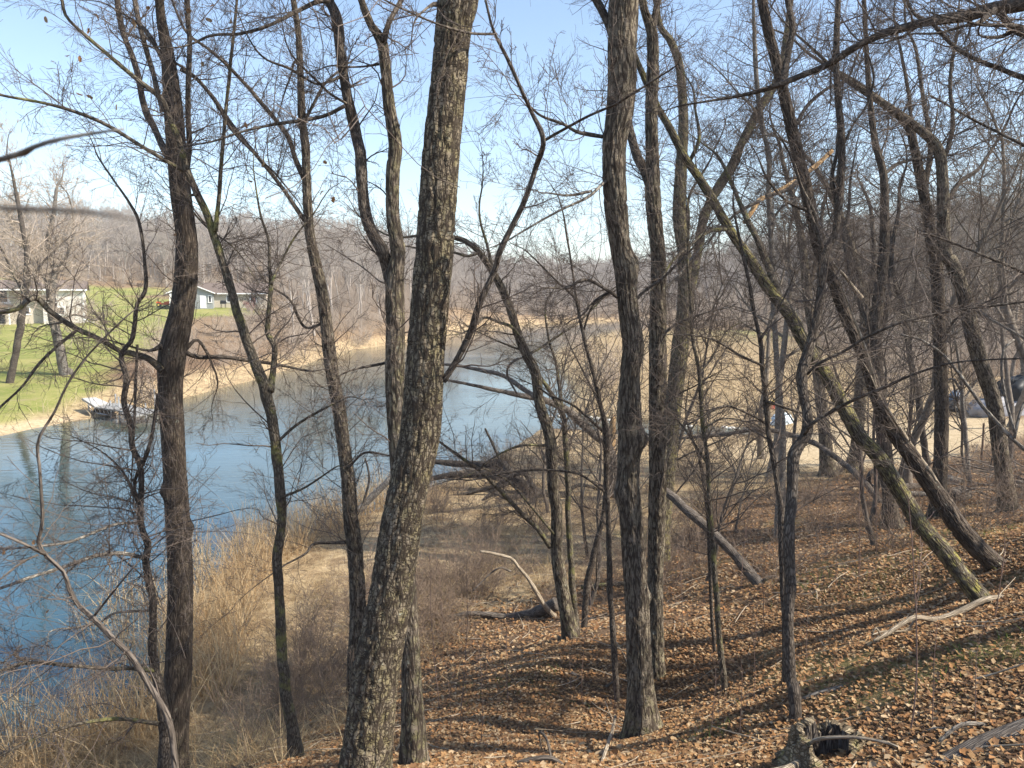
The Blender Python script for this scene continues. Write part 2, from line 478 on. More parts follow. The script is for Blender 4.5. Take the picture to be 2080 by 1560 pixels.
mq = np.stack([sdf(XX, YY, LAWN) < 0, (sdf(XX, YY, SAND) < 0) & (YY < 70), slake < -0.2], -1).reshape(-1, 3)[GQ].all(1)
cls = np.where(mq[:, 0], 1, np.where(mq[:, 1], 2, np.where(mq[:, 2], 3, 0)))
for k, nm in enumerate(('forest_floor', 'lawn', 'sandy_path', 'lake_bed')):
    q = GQ[cls == k]
    u, inv = np.unique(q, return_inverse=True)
    o = obj(nm, mesh(nm, GV[u], [inv.reshape(-1, 4)], M['ground'], True, GCOL[u]), kind='structure')
    if k == 0:
        FLOOR = o
wx, wy = np.meshgrid(axis(-260, 120, 150, 12), axis(-45, 330, 150, 15))
ii = (np.arange(149)[:, None] * 150 + np.arange(149)[None]).reshape(-1)
wd_ = sdf(wx, wy, LAKE)
shal_refl = (0.75 * sst(-17, -3, wd_ + 7 * (fbm(wx * .08, wy * .12, 61) - .5)) + 0.25 * sst(-2, 0, wd_)) * sst(20, 34, wy)  # olive mask: murky shallows plus the far bank's reflection painted as water colour
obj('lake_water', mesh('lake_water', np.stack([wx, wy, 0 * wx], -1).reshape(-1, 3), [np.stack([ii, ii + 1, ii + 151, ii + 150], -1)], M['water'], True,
    np.stack([shal_refl, shal_refl * 0, shal_refl * 0, shal_refl * 0 + 1], -1).reshape(-1, 4)), kind='structure')
# ------------------------------------------------------------------ branching
def grow(P0, D, L, R, n, wob, trop, tip=0.3, rmin=0.002):
    Nn = len(P0)
    pts = np.zeros((Nn, n, 3))
    pts[:, 0] = P0
    d = nrm(np.asarray(D, float))
    st = (np.asarray(L) / (n - 1))[:, None]
    up = np.array([0, 0, 1.0])
    for i in range(1, n):
        d = nrm(d + wob * rng.normal(size=(Nn, 3)) + trop * up)
        pts[:, i] = pts[:, i - 1] + d * st
    rad = np.maximum(np.asarray(R)[:, None] * (1 - (1 - tip) * np.linspace(0, 1, n)[None]), rmin)
    return pts, rad
def sprout(pts, rad, L, k, t0, t1, a0, a1, lf, rf, flat=0.0):
    Nn, n = rad.shape
    t = rng.uniform(t0, t1, (Nn, k))
    x = t * (n - 1)
    i = np.minimum(x.astype(int), n - 2)
    f = (x - i)[..., None]
    r_ = np.arange(Nn)[:, None]
    p = pts[r_, i] * (1 - f) + pts[r_, i + 1] * f
    tg = nrm(pts[r_, i + 1] - pts[r_, i])
    rr = rad[r_, i] * (1 - f[..., 0]) + rad[r_, i + 1] * f[..., 0]
    q = rng.normal(size=(Nn, k, 3))
    q[..., 2] *= 1 - flat
    q = nrm(q - (q * tg).sum(-1, keepdims=True) * tg)
    a = rng.uniform(a0, a1, (Nn, k, 1))
    D = np.cos(a) * tg + np.sin(a) * q
    Ln = np.asarray(L)[:, None] * lf * rng.uniform(0.55, 1.25, (Nn, k)) * (1.15 - 0.6 * t)
    return p.reshape(-1, 3), D.reshape(-1, 3), Ln.reshape(-1), (rr * rf).reshape(-1)
def twiggery(g, pts, rad, L, spec, rmin):
    """spec: per level (k, t0, t1, ang0, ang1, lenf, radf, npts, sides, wob, trop)"""
    for k, t0, t1, a0, a1, lf, rf, n, sd, wb, tr in spec:
        p, D, L, R = sprout(pts, rad, L, k, t0, t1, a0, a1, lf, rf)
        pts, rad = grow(p, D, L, np.maximum(R, rmin), n, wb, tr, 0.35, rmin * 0.8)
        g.add(*tubes(pts, rad, sd))
    return pts
def bare_tree_mesh(name, h, r, mat, forks=14, lean=0.05, spec=None, clear=0.28, limb=0.42, rmin=0.008, wob=0.07):
    g = Geo()
    D0 = np.array([[rng.normal() * lean, rng.normal() * lean, 1.0]])
    pts, rad = grow(np.zeros((1, 3)) - [[0, 0, 0.4]], D0, np.array([h * 0.92]), np.array([r]), 14, wob, 0.06, 0.12)
    rad[:, 0] *= 1.5
    rad[:, 1] *= 1.08
    g.add(*tubes(pts, rad, 8))
    spec = spec or ((6, .2, 1, .4, 1.0, .5, .6, 6, 4, .20, .05), (6, .15, 1, .4, 1.1, .5, .6, 5, 3, .22, .04), (4, .2, 1, .4, 1.1, .55, .6, 4, 3, .2, .02))
    p, D, L, R = sprout(pts, rad, np.array([h * limb]), forks, clear, 1.0, .45, 1.05, 1.0, .55)
    lp, lr = grow(p, D, L, np.maximum(R, 0.02), 8, 0.17, 0.10, 0.25)
    g.add(*tubes(lp, lr, 5))
    twiggery(g, lp, lr, L, spec, rmin)
    V = np.concatenate(g.V)
    return mesh(name, V, [np.concatenate(g.F[4])], mat)
# ------------------------------------------------------------------ traced trees
def cells(a, b, na, seed):
    """plated bark: edge distance and plate tone at plate coordinates a (periodic na), b"""
    i, j = np.floor(a).astype(np.int64), np.floor(b).astype(np.int64)
    f1, f2, cid = np.full(a.shape, 9.0), np.full(a.shape, 9.0), np.zeros(a.shape)
    for di in (-1, 0, 1):
        for dj in (-1, 0, 1):
            ci, cj = i + di, j + dj
            cm = np.mod(ci, na)
            d = np.hypot(ci + 0.5 + 0.55 * (hsh(cm, cj, seed) - 0.5) - a, cj + 0.5 + 0.95 * (hsh(cm, cj, seed + 1) - 0.5) - b)
            near = d < f1
            f2 = np.where(near, f1, np.minimum(f2, d))
            cid = np.where(near, hsh(cm, cj, seed + 2), cid)
            f1 = np.where(near, d, f1)
    return f2 - f1, cid
def relief_trunk(name, pts, rad, mat, parent, base, sides, step, cw, ch, depth, mossf, seed, flare=0.8, knots=()):
    pr, s = smoothline(np.column_stack([pts, rad]), step)
    p, r = pr[:, :3], pr[:, 3]
    t = nrm(np.gradient(p, axis=0))
    ref = np.array([0, 1.0, 0])
    u = nrm(np.cross(t, ref))
    v = np.cross(u, t)
    ang = np.arange(sides) * 2 * math.pi / sides
    na = max(5, int(round(2 * math.pi * r.mean() / cw)))
    A = np.broadcast_to(ang[None] / (2 * math.pi) * na, (len(s), sides))
    B = np.broadcast_to(s[:, None] / ch, (len(s), sides))
    wa = 0.9 * (vn(B * 0.35 + 5, np.cos(ang)[None] * 2 + 7, seed) - 0.5) + 0.5 * (vn(B * 0.9, np.sin(ang)[None] * 3 + 2, seed + 5) - 0.5)
    e, cid = cells(A + wa, B + 0.9 * (vn(np.cos(ang)[None] * 4 + 9, B * 0.5, seed + 3) - 0.5) + 0.5 * hsh(np.mod(np.floor(A + wa), na), 1, seed), na, seed)
    weld = sst(0.45, 0.62, vn(A * 0.8 + 3, B * 0.6, seed + 6))
    hgt = np.clip(sst(0.02, 0.20, e + 0.10 * (vn(A * 5, B * 5, seed + 9) - 0.5)) * (1 - 0.25 * weld) + 0.25 * weld, 0, 1)
    hgt = np.clip(hgt * (0.82 + 0.36 * vn(A * 7, B * 6, seed + 8)), 0, 1.2)
    big = fbm(np.cos(ang)[None] * 1.3 + 3 + 0 * B, s[:, None] * 2.2 + np.sin(ang)[None] * 1.3, seed + 7, 3) - 0.5
    lob = 0.5 + 0.5 * np.cos(ang * 4 + seed)[None]
    fl = flare * np.exp(-np.maximum(s - 0.2, 0) / 0.32)[:, None] * (0.45 + 0.75 * lob)
    R = r[:, None] * (1 + 0.16 * big + fl) + depth * (hgt - 0.6) * (0.75 + 0.5 * cid)
    for ks, ka, kh, kw in knots:
        da = np.angle(np.exp(1j * (ang - math.pi + ka)))[None] * r[:, None]
        R = R + kh * np.exp(-((s[:, None] - ks) ** 2 + da ** 2) / kw ** 2)
    V = p[:, None] + R[..., None] * (u[:, None] * np.cos(ang)[None, :, None] + v[:, None] * np.sin(ang)[None, :, None])
    n = len(s)
    k = np.arange(sides)[None]
    i = np.arange(n - 1)[:, None] * sides
    q = np.stack(np.broadcast_arrays(i + k, i + (k + 1) % sides, i + sides + (k + 1) % sides, i + sides + k), -1).reshape(-1, 4)
    mo = np.clip(mossf * np.broadcast_to((0.55 + 0.45 * np.cos(ang - math.pi - 0.5))[None], R.shape) + 0.8 * np.exp(-s / 0.4)[:, None], 0, 1)
    col = np.stack([hgt, cid, mo, np.ones_like(hgt)], -1).reshape(-1, 4)
    uv = np.stack(np.broadcast_arrays(((ang - math.pi / 2 + 2 * math.pi) % (2 * math.pi))[None] * r.mean(), s[:, None]), -1).reshape(-1, 2)
    me = mesh(name, V.reshape(-1, 3) - base, [q, (np.arange(sides) + (n - 1) * sides)[None]], mat, True, col, uv)
    return obj(name, me, parent)
def limb_part(name, pts, rad, mat, parent, base, sides=10, step=0.06, **props):
    pr, s = smoothline(np.column_stack([pts, rad]), step)
    fq = min(6, 0.35 / max(pr[:, 3].mean(), 1e-3))
    r = pr[:, 3] * (1 + 0.18 * (vn(s * fq, s * 0 + len(s), 4) - 0.5))
    p = pr[:, :3] + 0.25 * r[:, None] * np.stack([vn(s * fq, s * 0 + k, 8) - 0.5 for k in (1, 2, 3)], 1)
    V, q = tubes(p[None], r[None], sides)
    a = np.tile(np.minimum(np.arange(sides), sides - np.arange(sides)) * 2 * math.pi / sides, len(s))
    uv = np.stack([a * np.repeat(r, sides), np.repeat(s, sides)], 1)
    n = len(V)
    me = mesh(name, V - base, [q, np.array([np.arange(sides)[::-1], np.arange(n - sides, n)])], mat, True, None, uv)
    return obj(name, me, parent, **props)
def parse(s):
    r = [tuple(float(x) for x in a.split(',')) for a in s.split()]
    wl = None
    out = []
    for a in r:
        wl = a[2] if len(a) > 2 else wl
        out.append((a[0], a[1], wl))
    ks = [i for i, a in enumerate(r) if len(a) > 2]
    ws = np.interp(np.arange(len(r)), ks, [r[k][2] for k in ks])
    return [(a[0], a[1], x) for a, x in zip(out, ws)]
def world_line(pp, Y0, Y1, wob=0.0):
    n = len(pp)
    Ys = np.linspace(Y0, Y1, n) + (wob * rng.normal(size=n) if wob else 0)
    pts = np.array([P(a, b, y) for (a, b, _), y in zip(pp, Ys)])
    rad = np.array([c * y / FPX / 2 for (_, _, c), y in zip(pp, Ys)])
    return pts, rad
TW_DENSE = ((5, .1, 1, .4, 1.1, .45, .6, 5, 3, .19, .03), (3, .1, 1, .4, 1.1, .55, .65, 4, 3, .2, .02))
TW_LIGHT = ((4, .15, 1, .5, 1.2, .45, .6, 5, 3, .26, .02),)
CROWN = ((7, .15, 1, .4, 1.0, .5, .55, 7, 4, .20, .05), (6, .15, 1, .4, 1.1, .5, .6, 6, 3, .22, .03), (4, .1, 1, .5, 1.2, .5, .65, 5, 3, .25, .02))
def taper(pts, rad):
    d = nrm(pts[-1] - pts[-2])
    L = float(np.clip(rad[-1] * 70, .35, 2.6))
    q = [pts[-1]]
    for k in range(4):
        d = nrm(d + .22 * rng.normal(size=3) + [0, 0, .05])
        q.append(q[-1] + d * L / 4)
    return np.vstack([pts, q[1:]]), np.concatenate([rad, rad[-1] * np.array([.78, .55, .35, .12])])
SPRAYS = []
def tree(name, label, cat, trunk, Y=None, Ytop=None, limbs=(), mat='bark_grey', lmat='limb', tmat='twig', relief=None, side=0, slen=0.9, crown=0, clen=3.0,
         moss=0.15, rmin=0.0022, group=None, flare=0.5, knots=(), srange=(0.25, 1.0), ltw=5, spec=TW_DENSE, sprays=4.2):
    """trunk and limbs are traced as pixel lines 'x,y,width'; the distance comes from the ground at the foot"""
    tp = parse(trunk)
    if Y is None:
        Y = G(tp[0][0], tp[0][1])[1]
    pts, rad = world_line(tp, Y, Ytop or Y)
    gz = tz(pts[0, 0], pts[0, 1])
    if pts[0, 2] > gz - 0.1:
        pts = np.vstack([[pts[0, 0] - 0.3 * (pts[1, 0] - pts[0, 0]) * 0, pts[0, 1], gz - 0.25], pts])
        rad = np.concatenate([[rad[0] * 1.05], rad])
    base = np.array([pts[0, 0], pts[0, 1], gz])
    root = thing(name, label, cat, base, group)
    rot = dict(step=0.02, cw=0.03, ch=0.06, depth=0.008, sides=56)
    if relief is not None:
        rot.update(relief)
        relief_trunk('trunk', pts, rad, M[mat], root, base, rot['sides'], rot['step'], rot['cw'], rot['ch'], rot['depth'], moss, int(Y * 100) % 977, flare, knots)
    else:
        if not crown:
            pts, rad = taper(pts, rad)
        rr = rad.copy()
        rr[0] *= 1.9
        limb_part('trunk', pts, rr, M[lmat], root, base, 12)
    if relief is not None and not crown:
        k0 = len(pts) - 1
        pts, rad = taper(pts, rad)
        limb_part('leader', pts[k0:] - 0.0, rad[k0:], M[lmat], root, base, 9, 0.05)
    g = Geo()
    lines = []
    tl, ts = smoothline(np.column_stack([pts, rad]), 0.15)
    if side:
        k0, k1 = int(srange[0] * len(tl)), int(srange[1] * len(tl))
        lines.append((tl[k0:k1], side, slen))
    for lb in limbs:
        s_, dy, m_ = (lb + (0, None))[:3] if isinstance(lb, tuple) else (lb, 0, None)
        lp = parse(s_)
        k = np.argmin([math.hypot(lp[0][0] - a, lp[0][1] - b) for a, b, _ in tp])
        Yk = np.interp(k, [0, len(tp) - 1], [Y, Ytop or Y])
        q, r = world_line(lp, Yk, Yk + dy, 0.05)
        if not (lp[-1][1] <= 5 and crown):
            q, r = taper(q, r)
        limb_part('limb', q, r, M[m_ or lmat], root, base, 9, 0.05)
        ll, _ = smoothline(np.column_stack([q, r]), 0.15)
        lines.append((ll, ltw, slen))
        if lp[-1][1] <= 5 and crown:
            lines.append((ll[-3:], 0, 0))
    for ln, dens, sl_ in lines:
        if not dens:
            continue
        Ltot = 0.15 * len(ln)
        k = max(1, int(round(1.5 * dens * Ltot)))
        p, D, L, R = sprout(ln[None, :, :3], ln[None, :, 3], np.array([sl_]), k, 0.02, 1, .6, 1.4, 1.0, .3)
        R = np.clip(R, rmin * 1.3, rmin * 4)
        bp, br = grow(p, D, L * rng.uniform(0.5, 1.4, len(L)), R, 7, 0.17, 0.05, 0.35, rmin)
        g.add(*tubes(bp, br, 4))
        twiggery(g, bp, br, L, spec, rmin)
    if crown:
        tops = [(tl[-1, :3], nrm(tl[-1, :3] - tl[-4, :3]), tl[-1, 3])]
        for ln, d_, s_ in lines:
            if d_ == 0:
                tops.append((ln[-1, :3], nrm(ln[-1, :3] - ln[-3, :3]), ln[-1, 3]))
        for tp_, td, tr in tops:
            nb = crown if tr > 0.04 else max(2, crown // 2)
            c, cr = grow(np.repeat(tp_[None], nb, 0), td[None] + 0.38 * rng.normal(size=(nb, 3)), clen * rng.uniform(0.7, 1.3, nb), np.full(nb, tr * 0.68), 9, 0.12, 0.10, 0.2)
            c[:, 0] -= td * tr
            g.add(*tubes(c, cr, 6))
            twiggery(g, c, cr, np.full(nb, clen * 0.8), CROWN[:2], rmin * 1.2)
    if sprays:
        sp = []
        for ln, dens, sl_ in lines:
            if dens:
                k = int(round(sprays * 0.15 * len(ln)))
                if k:
                    p_, D_, _, _ = sprout(ln[None, :, :3], ln[None, :, 3], np.array([1.0]), k, 0.05, 1, .5, 1.3, 1.0, .3)
                    sp.append(np.column_stack([p_, D_, np.full(k, sl_)]))
        if sp:
            SPRAYS.append((root, base, np.concatenate(sp)))
    if g.V:
        me = mesh('twigs', np.concatenate(g.V) - base, [np.concatenate(g.F[4])], M[tmat])
        obj('twigs', me, root, kind='stuff')
    return root
# ------------------------------------------------------------------ the traced trees near the camera
OAK = dict(sides=90, step=0.025, cw=0.075, ch=0.20, depth=0.016)
FINE = dict(sides=44, step=0.035, cw=0.06, ch=0.25, depth=0.009)
RUG = dict(sides=56, step=0.03, cw=0.06, ch=0.25, depth=0.016)
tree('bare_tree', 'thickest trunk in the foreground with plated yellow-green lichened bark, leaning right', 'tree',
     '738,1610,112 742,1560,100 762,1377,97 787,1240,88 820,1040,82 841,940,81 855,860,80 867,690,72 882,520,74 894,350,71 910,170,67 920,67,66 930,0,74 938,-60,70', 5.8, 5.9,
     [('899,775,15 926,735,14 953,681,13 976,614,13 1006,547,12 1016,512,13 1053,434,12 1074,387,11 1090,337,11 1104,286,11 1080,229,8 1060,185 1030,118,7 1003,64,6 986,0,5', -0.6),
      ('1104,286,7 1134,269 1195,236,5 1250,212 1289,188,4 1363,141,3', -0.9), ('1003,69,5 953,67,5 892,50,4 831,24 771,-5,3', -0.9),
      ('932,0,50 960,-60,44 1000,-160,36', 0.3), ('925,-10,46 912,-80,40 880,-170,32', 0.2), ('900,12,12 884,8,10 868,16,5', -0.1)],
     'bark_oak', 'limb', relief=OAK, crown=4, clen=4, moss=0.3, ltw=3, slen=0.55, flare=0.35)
tree('bare_tree', 'tall dark trunk with a crooked bend standing left beside the lake', 'tree',
     '352,1640,60 352,1560,56 360,1400,54 364,1300,52 366,1150,49 357,1000,46 352,900,46 346,800,46 350,720,52 368,640,47 378,560,43 378,480,40 368,400,38 360,320,36 350,200,33 340,110,24 328,40,17 322,-20,14', 9.3, 9.0,
     [('340,318,14 318,270 293,215,13 279,145,12 249,60,11 236,-10,10', 0.6), ('330,225,10 310,145,10 289,71,9 271,-10,9', 0.4),
      ('376,360,11 384,310,10 382,202,10 385,101,10 380,-10,10', -0.3), ('328,752,17 303,729,14 269,718,12 246,714,10 202,688,10 151,665,11 101,631,11 71,604,12 34,628,10 -10,637,9', -1.2, 'limb_moss'),
      ('374,715,11 404,725,9 454,725,8 505,732,7 572,742,6 616,752,4', 0.8), ('376,710,9 400,690,7 420,715,6 432,742,5', 0.4), ('155,671,7 111,708,6 77,742,6 44,786,5 -10,838,5', -0.5),
      ('330,120,9 305,75,9 284,50,9 270,40,4', 0.2), ('332,700,16 322,706,10 300,712,5', -0.2), ('366,140,9 400,160,8 440,210,7 470,262,6 525,320,5', 0.3)],
     'bark_brown', 'limb', relief=FINE, side=2, slen=0.8, crown=3, clen=2.5, moss=0.1, knots=((3.8, 0.3, .05, .08), (4.3, -2.6, .05, .08), (4.2, -1.2, .04, .05), (5.0, -1.7, .03, .05)), srange=(.45, 1), ltw=3)
tree('bare_tree', 'dark slender tree with a low fork before the water, left of centre', 'tree',
     '600,1600,32 598,1500,28 580,1400,24 572,1300,22 566,1200,20 563,1130,20 572,1060,20 570,1000,21 562,920,21 552,850,23 538,790,25 515,730,21 490,660,19 470,590,17 448,518,16 421,437,15 397,387,14 377,337,13 367,293,12 343,236,11 327,200,10 286,168,9 242,131,8 188,84,7 135,34,6 122,-10,6', 8.6, 7.6,
     [('548,795,17 556,745,12 557,701,12 544,675,11 547,624,10 551,577,9 547,540,7 546,490,6', 0.3), ('551,577,6 567,540,5 600,480,4 640,430,3', 0.5),
      ('437,470,9 445,400,8 448,353,8 461,202,7 475,67,6 482,-10,5', -0.2), ('372,347,8 286,296,7 202,246,7 101,212,6 -10,190,5', -0.7),
      ('566,895,7 600,865,6 640,840,5 700,810,3', -0.4), ('572,1010,6 620,990,5 680,950,3', -0.6), ('400,395,6 385,400,5 392,430,4 430,470,4', 0.2)],
     lmat='limb_moss', side=3, slen=0.8, crown=0, ltw=5, srange=(.3, 1))
tree('bare_tree', 'thin dark stem growing from the foot of the crooked left trunk', 'tree',
     '342,1620,30 338,1500,28 330,1427,24 316,1360,20 310,1309,17 310,1225,16 300,1165,15 296,1134,15 300,1107,14 286,1060,13 287,957,12 269,907,12 264,857,11 251,816,11 257,769,11 246,722,10 269,688,9 274,655,9 279,618,8 296,587,8 293,520,6 283,454,6 262,411,5 232,367,4 200,320,3', 8.7, 8.0,
     [('298,1134,8 250,1124,8 200,1128,8 170,1137,8 120,1155,7 70,1170,7 -10,1198,6', -1.3, 'limb_pale'), ('288,1062,6 235,1065,6 170,1090,6 120,1105,5 -10,1114,5', -1.2, 'limb_pale'),
      ('314,1362,10 270,1357,9 220,1358,8 150,1352,8 60,1346,7 10,1360,6 -20,1362,5', -1.0, 'limb_moss'), ('322,1470,9 250,1460,8 180,1466,8 130,1478,7 70,1500,6 -10,1538,5', -1.2, 'limb_moss'),
      ('304,1240,6 235,1245,5 200,1265,5 150,1275,4 115,1278,3', -0.8, 'limb_pale'), ('60,1346,6 30,1330,5 45,1310,4 20,1335,3', -0.3, 'limb_pale'),
      ('279,700,5 276,782,5 272,880,5 270,930,4', 0.1), ('296,1105,7 305,1180,7 290,1060,6 262,980,5', 0.2), ('320,800,6 316,840,7 305,900,8 292,938,8', 0.1)],
     lmat='limb', tmat='twig', side=5, slen=0.9, ltw=5, flare=0.3, srange=(.2, 1))
tree('sapling', 'smooth grey curving sapling crossing in front of the left trunk', 'sapling',
     '366,1680,17 357,1558,14 343,1461,13 303,1393,12 269,1336,12 229,1296,11 188,1255,11 158,1228,10 141,1198,9 128,1161,8 91,1127,9 77,1100,8 84,1074,7 86,1040,7 81,957,6 77,897,6 111,836,5 138,779,5 180,720,4 260,640,3', 4.6, 4.3,
     [('91,1127,6 50,1105,6 -10,1080,6', -0.3), ('188,1255,5 240,1190,4 300,1120,3 350,1080,3', -0.3), ('77,1127,5 40,1145,4 -10,1185,4', -0.2)],
     lmat='limb_smooth', tmat='twig', side=4, slen=0.5, rmin=0.0014, srange=(.25, 1), ltw=5, spec=TW_LIGHT)
tree('bare_tree', 'trunk right behind the thickest one, forking into two tall bare stems', 'tree',
     '842,1620,66 842,1560,54 838,1450,45 832,1300,38 820,1100,38 812,960,36 805,860,36 802,760,38 803,650,37 802,590,36 806,540,30 808,505,28 798,438,26 798,353,26 803,293,25 791,219,22 784,151,20 776,88,20 754,50,14 734,0,12 725,-50,11', 7.3, 7.6,
     [('800,600,28 788,545,26 774,505,25 744,438,24 734,337,23 724,269,22 703,185,21 690,100,20 683,34,20 664,-10,19 650,-60,18', 0.3), ('778,84,13 791,44,10 815,0,9 830,-40,8', 0.2),
      ('668,0,9 640,5,9 600,25,8 550,50,7 490,68,6 430,72,5 392,88,4', -0.7), ('700,215,8 660,235,7 610,245,7 560,252,6 500,265,5 440,285,4 390,295,3', -0.6),
      ('702,150,7 670,165,6 640,170,5 590,140,5 540,120,4', -0.5), ('703,210,6 670,190,5 650,170,5', -0.3), ('770,130,5 740,135,4 705,136,4', 0), ('812,730,7 770,740,6 720,750,4', 0)],
     'bark_grey', 'limb', relief=dict(RUG, depth=.010), crown=3, clen=3.5, side=2.5, slen=0.7, moss=0.35, srange=(.35, 1), ltw=4)
tree('bare_tree', 'scaly grey-brown tree rising from the cattail bank left of the thickest trunk', 'tree',
     '728,1450,40 724,1350,36 727,1250,34 722,1130,31 712,1050,29 708,980,28 697,900,26 690,840,26 675,760,25 665,680,24 655,600,22 640,530,21 629,471,18 623,370,16 621,303,15 613,236,14 611,168,12 606,67,10 596,0,9 590,-60,8', 12, 11.4,
     [('622,372,10 599,320,10 586,279,9 559,242,9 525,202,8 502,175,7 464,135,7 421,98,6 380,67,5 355,15,4', -0.6), ('619,448,9 565,370,8 525,320,7 471,252,7 431,195,6 387,148,5 353,125,5', -0.4),
      ('617,250,6 640,205,6 660,170,5', 0), ('668,650,6 620,665,6 590,610,5 555,585,4', 0), ('716,1100,9 690,1102,8 640,1104,7 620,1125,5', -0.4), ('700,960,5 740,920,5 790,925,4', -0.4), ('612,140,5 598,125,5 592,150,4', 0)],
     'bark_grey', 'limb', relief=dict(RUG, sides=48, step=.03), side=3, slen=1.0, crown=3, clen=2.2, moss=0.15, ltw=4, srange=(.15, 1))
tree('bare_tree', 'curved tree of the middle clump leaning left over the lake', 'tree',
     '1160,1296,30 1150,1240,27 1144,1208,27 1131,1124,25 1131,1040,24 1124,991,23 1117,890,22 1097,823,21 1087,756,20 1070,722,19 1053,682,17 1040,638,16 1020,587,15 993,540,13 969,508,11 945,490,10 920,482,8', None, None,
     [('1117,1111,11 1094,1077,10 1067,1050,10 1043,1025,9 1010,991,8 976,957,8 939,931,7 890,895,5', -1.0, 'limb_moss'), ('1060,690,7 1040,665,7 1015,655,6 985,645,5 960,665,4', -0.8),
      ('1070,722,6 1100,705,5 1122,690,5 1180,650,4 1230,600,3', 0.6), ('1115,905,6 1060,905,5 1010,925,4 960,960,3', -0.6), ('1000,545,8 990,500,6 976,450,5 974,415,4', 0), ('975,512,6 950,520,6 922,513,5', -0.3), ('1130,1090,5 1040,985,4 1000,960,4', -1.2)],
     'bark_grey', 'limb_moss', relief=dict(FINE, sides=44, step=.03), side=3, slen=0.9, moss=0.25, ltw=4, srange=(.3, 1), rmin=.003, sprays=1.2)
tree('bare_tree', 'slim straight stem of the middle clump, right of its curved tree', 'tree',
     '1172,1290,15 1163,1190,14 1158,1107,13 1153,1040,12 1154,991,12 1148,890,12 1144,843,11 1120,800,9 1094,760,7 1075,720,5', None, None,
     [('1144,850,9 1138,800,8 1130,740,6 1115,690,5 1108,640,4', 0.4)], lmat='limb_moss', side=4, slen=0.9, ltw=5, srange=(.4, 1), rmin=.003)
tree('bare_tree', 'short slanting stem of the middle clump, nearest the twin trunks', 'tree',
     '1186,1278,15 1190,1220,14 1195,1175,13 1212,1100,11 1225,1047,10 1232,960,9 1236,880,8', None, None, [('1196,1175,6 1210,1200,5 1214,1120,4 1220,1080,3', 0.2)], lmat='limb', side=3, slen=0.8, srange=(.4, 1), rmin=.003)
tree('bare_tree', 'straight dark sapling just left of the twin trunks', 'tree',
     '1253,1426,14 1247,1309,13 1239,1191,12 1235,1040,11 1232,991,11 1229,873,10 1218,816,9 1205,756,8 1191,708,7 1178,648,6 1168,587,5 1161,537,4 1150,470,4', None, None,
     [('1229,880,6 1190,845,5 1160,820,5 1120,805,4', -0.6), ('1180,660,5 1170,610,5 1130,570,4 1080,520,3', 0), ('1185,670,4 1205,620,4 1250,590,3', 0), ('1230,1000,5 1180,965,5 1120,955,5 1040,958,4 960,975,3', -0.5)],
     lmat='limb', side=4, slen=0.8, ltw=5, srange=(.3, 1))
tree('bare_tree', 'burled ridged trunk with bark stripped patches, front one of the twin trunks', 'tree',
     '1306,1492,66 1303,1440,58 1301,1377,52 1292,1208,48 1281,1040,46 1277,960,44 1279,890,46 1278,830,47 1279,756,38 1286,706,42 1277,640,38 1269,555,40 1260,505,38 1250,403,44 1248,303,45 1258,236,50 1263,168,54 1263,101,55 1267,0,56 1270,-60,52', None, None,
     [('1252,95,18 1236,50,17 1212,0,16 1195,-50,15', 0.3), ('1255,362,9 1229,369,7 1195,400,6 1138,427,5 1060,471,4 1025,492,3', -0.5, 'limb_pale'), ('1202,388,5 1165,396,5 1138,396,4', -0.2, 'limb_pale'),
      ('1235,279,8 1175,269,7 1144,252,6 1101,236,5 1080,219,4', -0.4), ('1255,605,8 1235,590,7 1190,568,6 1150,585,5 1110,585,3', -0.6), ('1240,592,6 1210,610,5 1182,640,4', -0.2), ('1290,610,6 1310,590,7 1340,570,6', 0)],
     'bark_grey', 'limb', relief=dict(RUG, sides=72), crown=4, clen=4, side=0, moss=0.12, ltw=6, slen=0.8, knots=((3.95, 0.0, .08, .12), (3.3, 2.6, .06, .14), (2.0, .2, .05, .08), (6.0, 0.2, .06, .15)))
tree('bare_tree', 'slightly thinner rear one of the twin trunks, forking high', 'tree',
     '1332,1440,34 1334,1377,32 1331,1208,31 1335,1040,34 1336,890,34 1336,700,34 1338,555,30 1336,505,28 1326,403,29 1326,337,25 1323,236,23 1326,135,22 1324,67,20 1308,17,14 1300,-40,13', 10.5, 10.6,
     [('1325,395,20 1310,350,19 1296,320,18 1279,262,16 1270,200,14', 0.6), ('1325,72,13 1333,17,12 1345,-20,10', 0.2), ('1340,610,8 1356,580,7 1375,565,6', 0.2, 'limb_pale'), ('1340,830,5 1380,800,4 1410,785,3', 0), ('1338,690,6 1370,660,6 1420,640,4', -.3, 'limb_pale')],
     'bark_grey', 'limb', relief=RUG, crown=3, clen=3.5, side=2, slen=0.9, moss=0.2, srange=(.35, 1), ltw=4)
tree('bare_tree', 'yellowish sunlit trunk behind the twin trunks with a big right-leaning fork', 'tree',
     '1340,1140,36 1352,1000,31 1362,890,31 1372,789,33 1382,700,33 1392,620,32 1390,520,26 1380,440,26 1384,337,22 1388,236,18 1380,135,15 1362,84,13 1340,50,11 1330,-20,10', None, None,
     [('1393,625,20 1408,560,19 1417,518,19 1424,471,19 1437,421,19 1461,380,20 1484,343,19 1501,303,18 1521,263,17 1545,215,16 1568,182,14 1590,120,12 1600,40,10 1610,-20,9', 0.8, 'limb_moss'),
      ('1402,540,7 1396,470,7 1400,400,6 1440,330,4', 0)],
     'bark_moss', 'limb', relief=dict(RUG, sides=56, step=.03), crown=3, clen=3.5, side=3, slen=1.2, moss=0.5, srange=(.3, 1), ltw=5, rmin=.003)
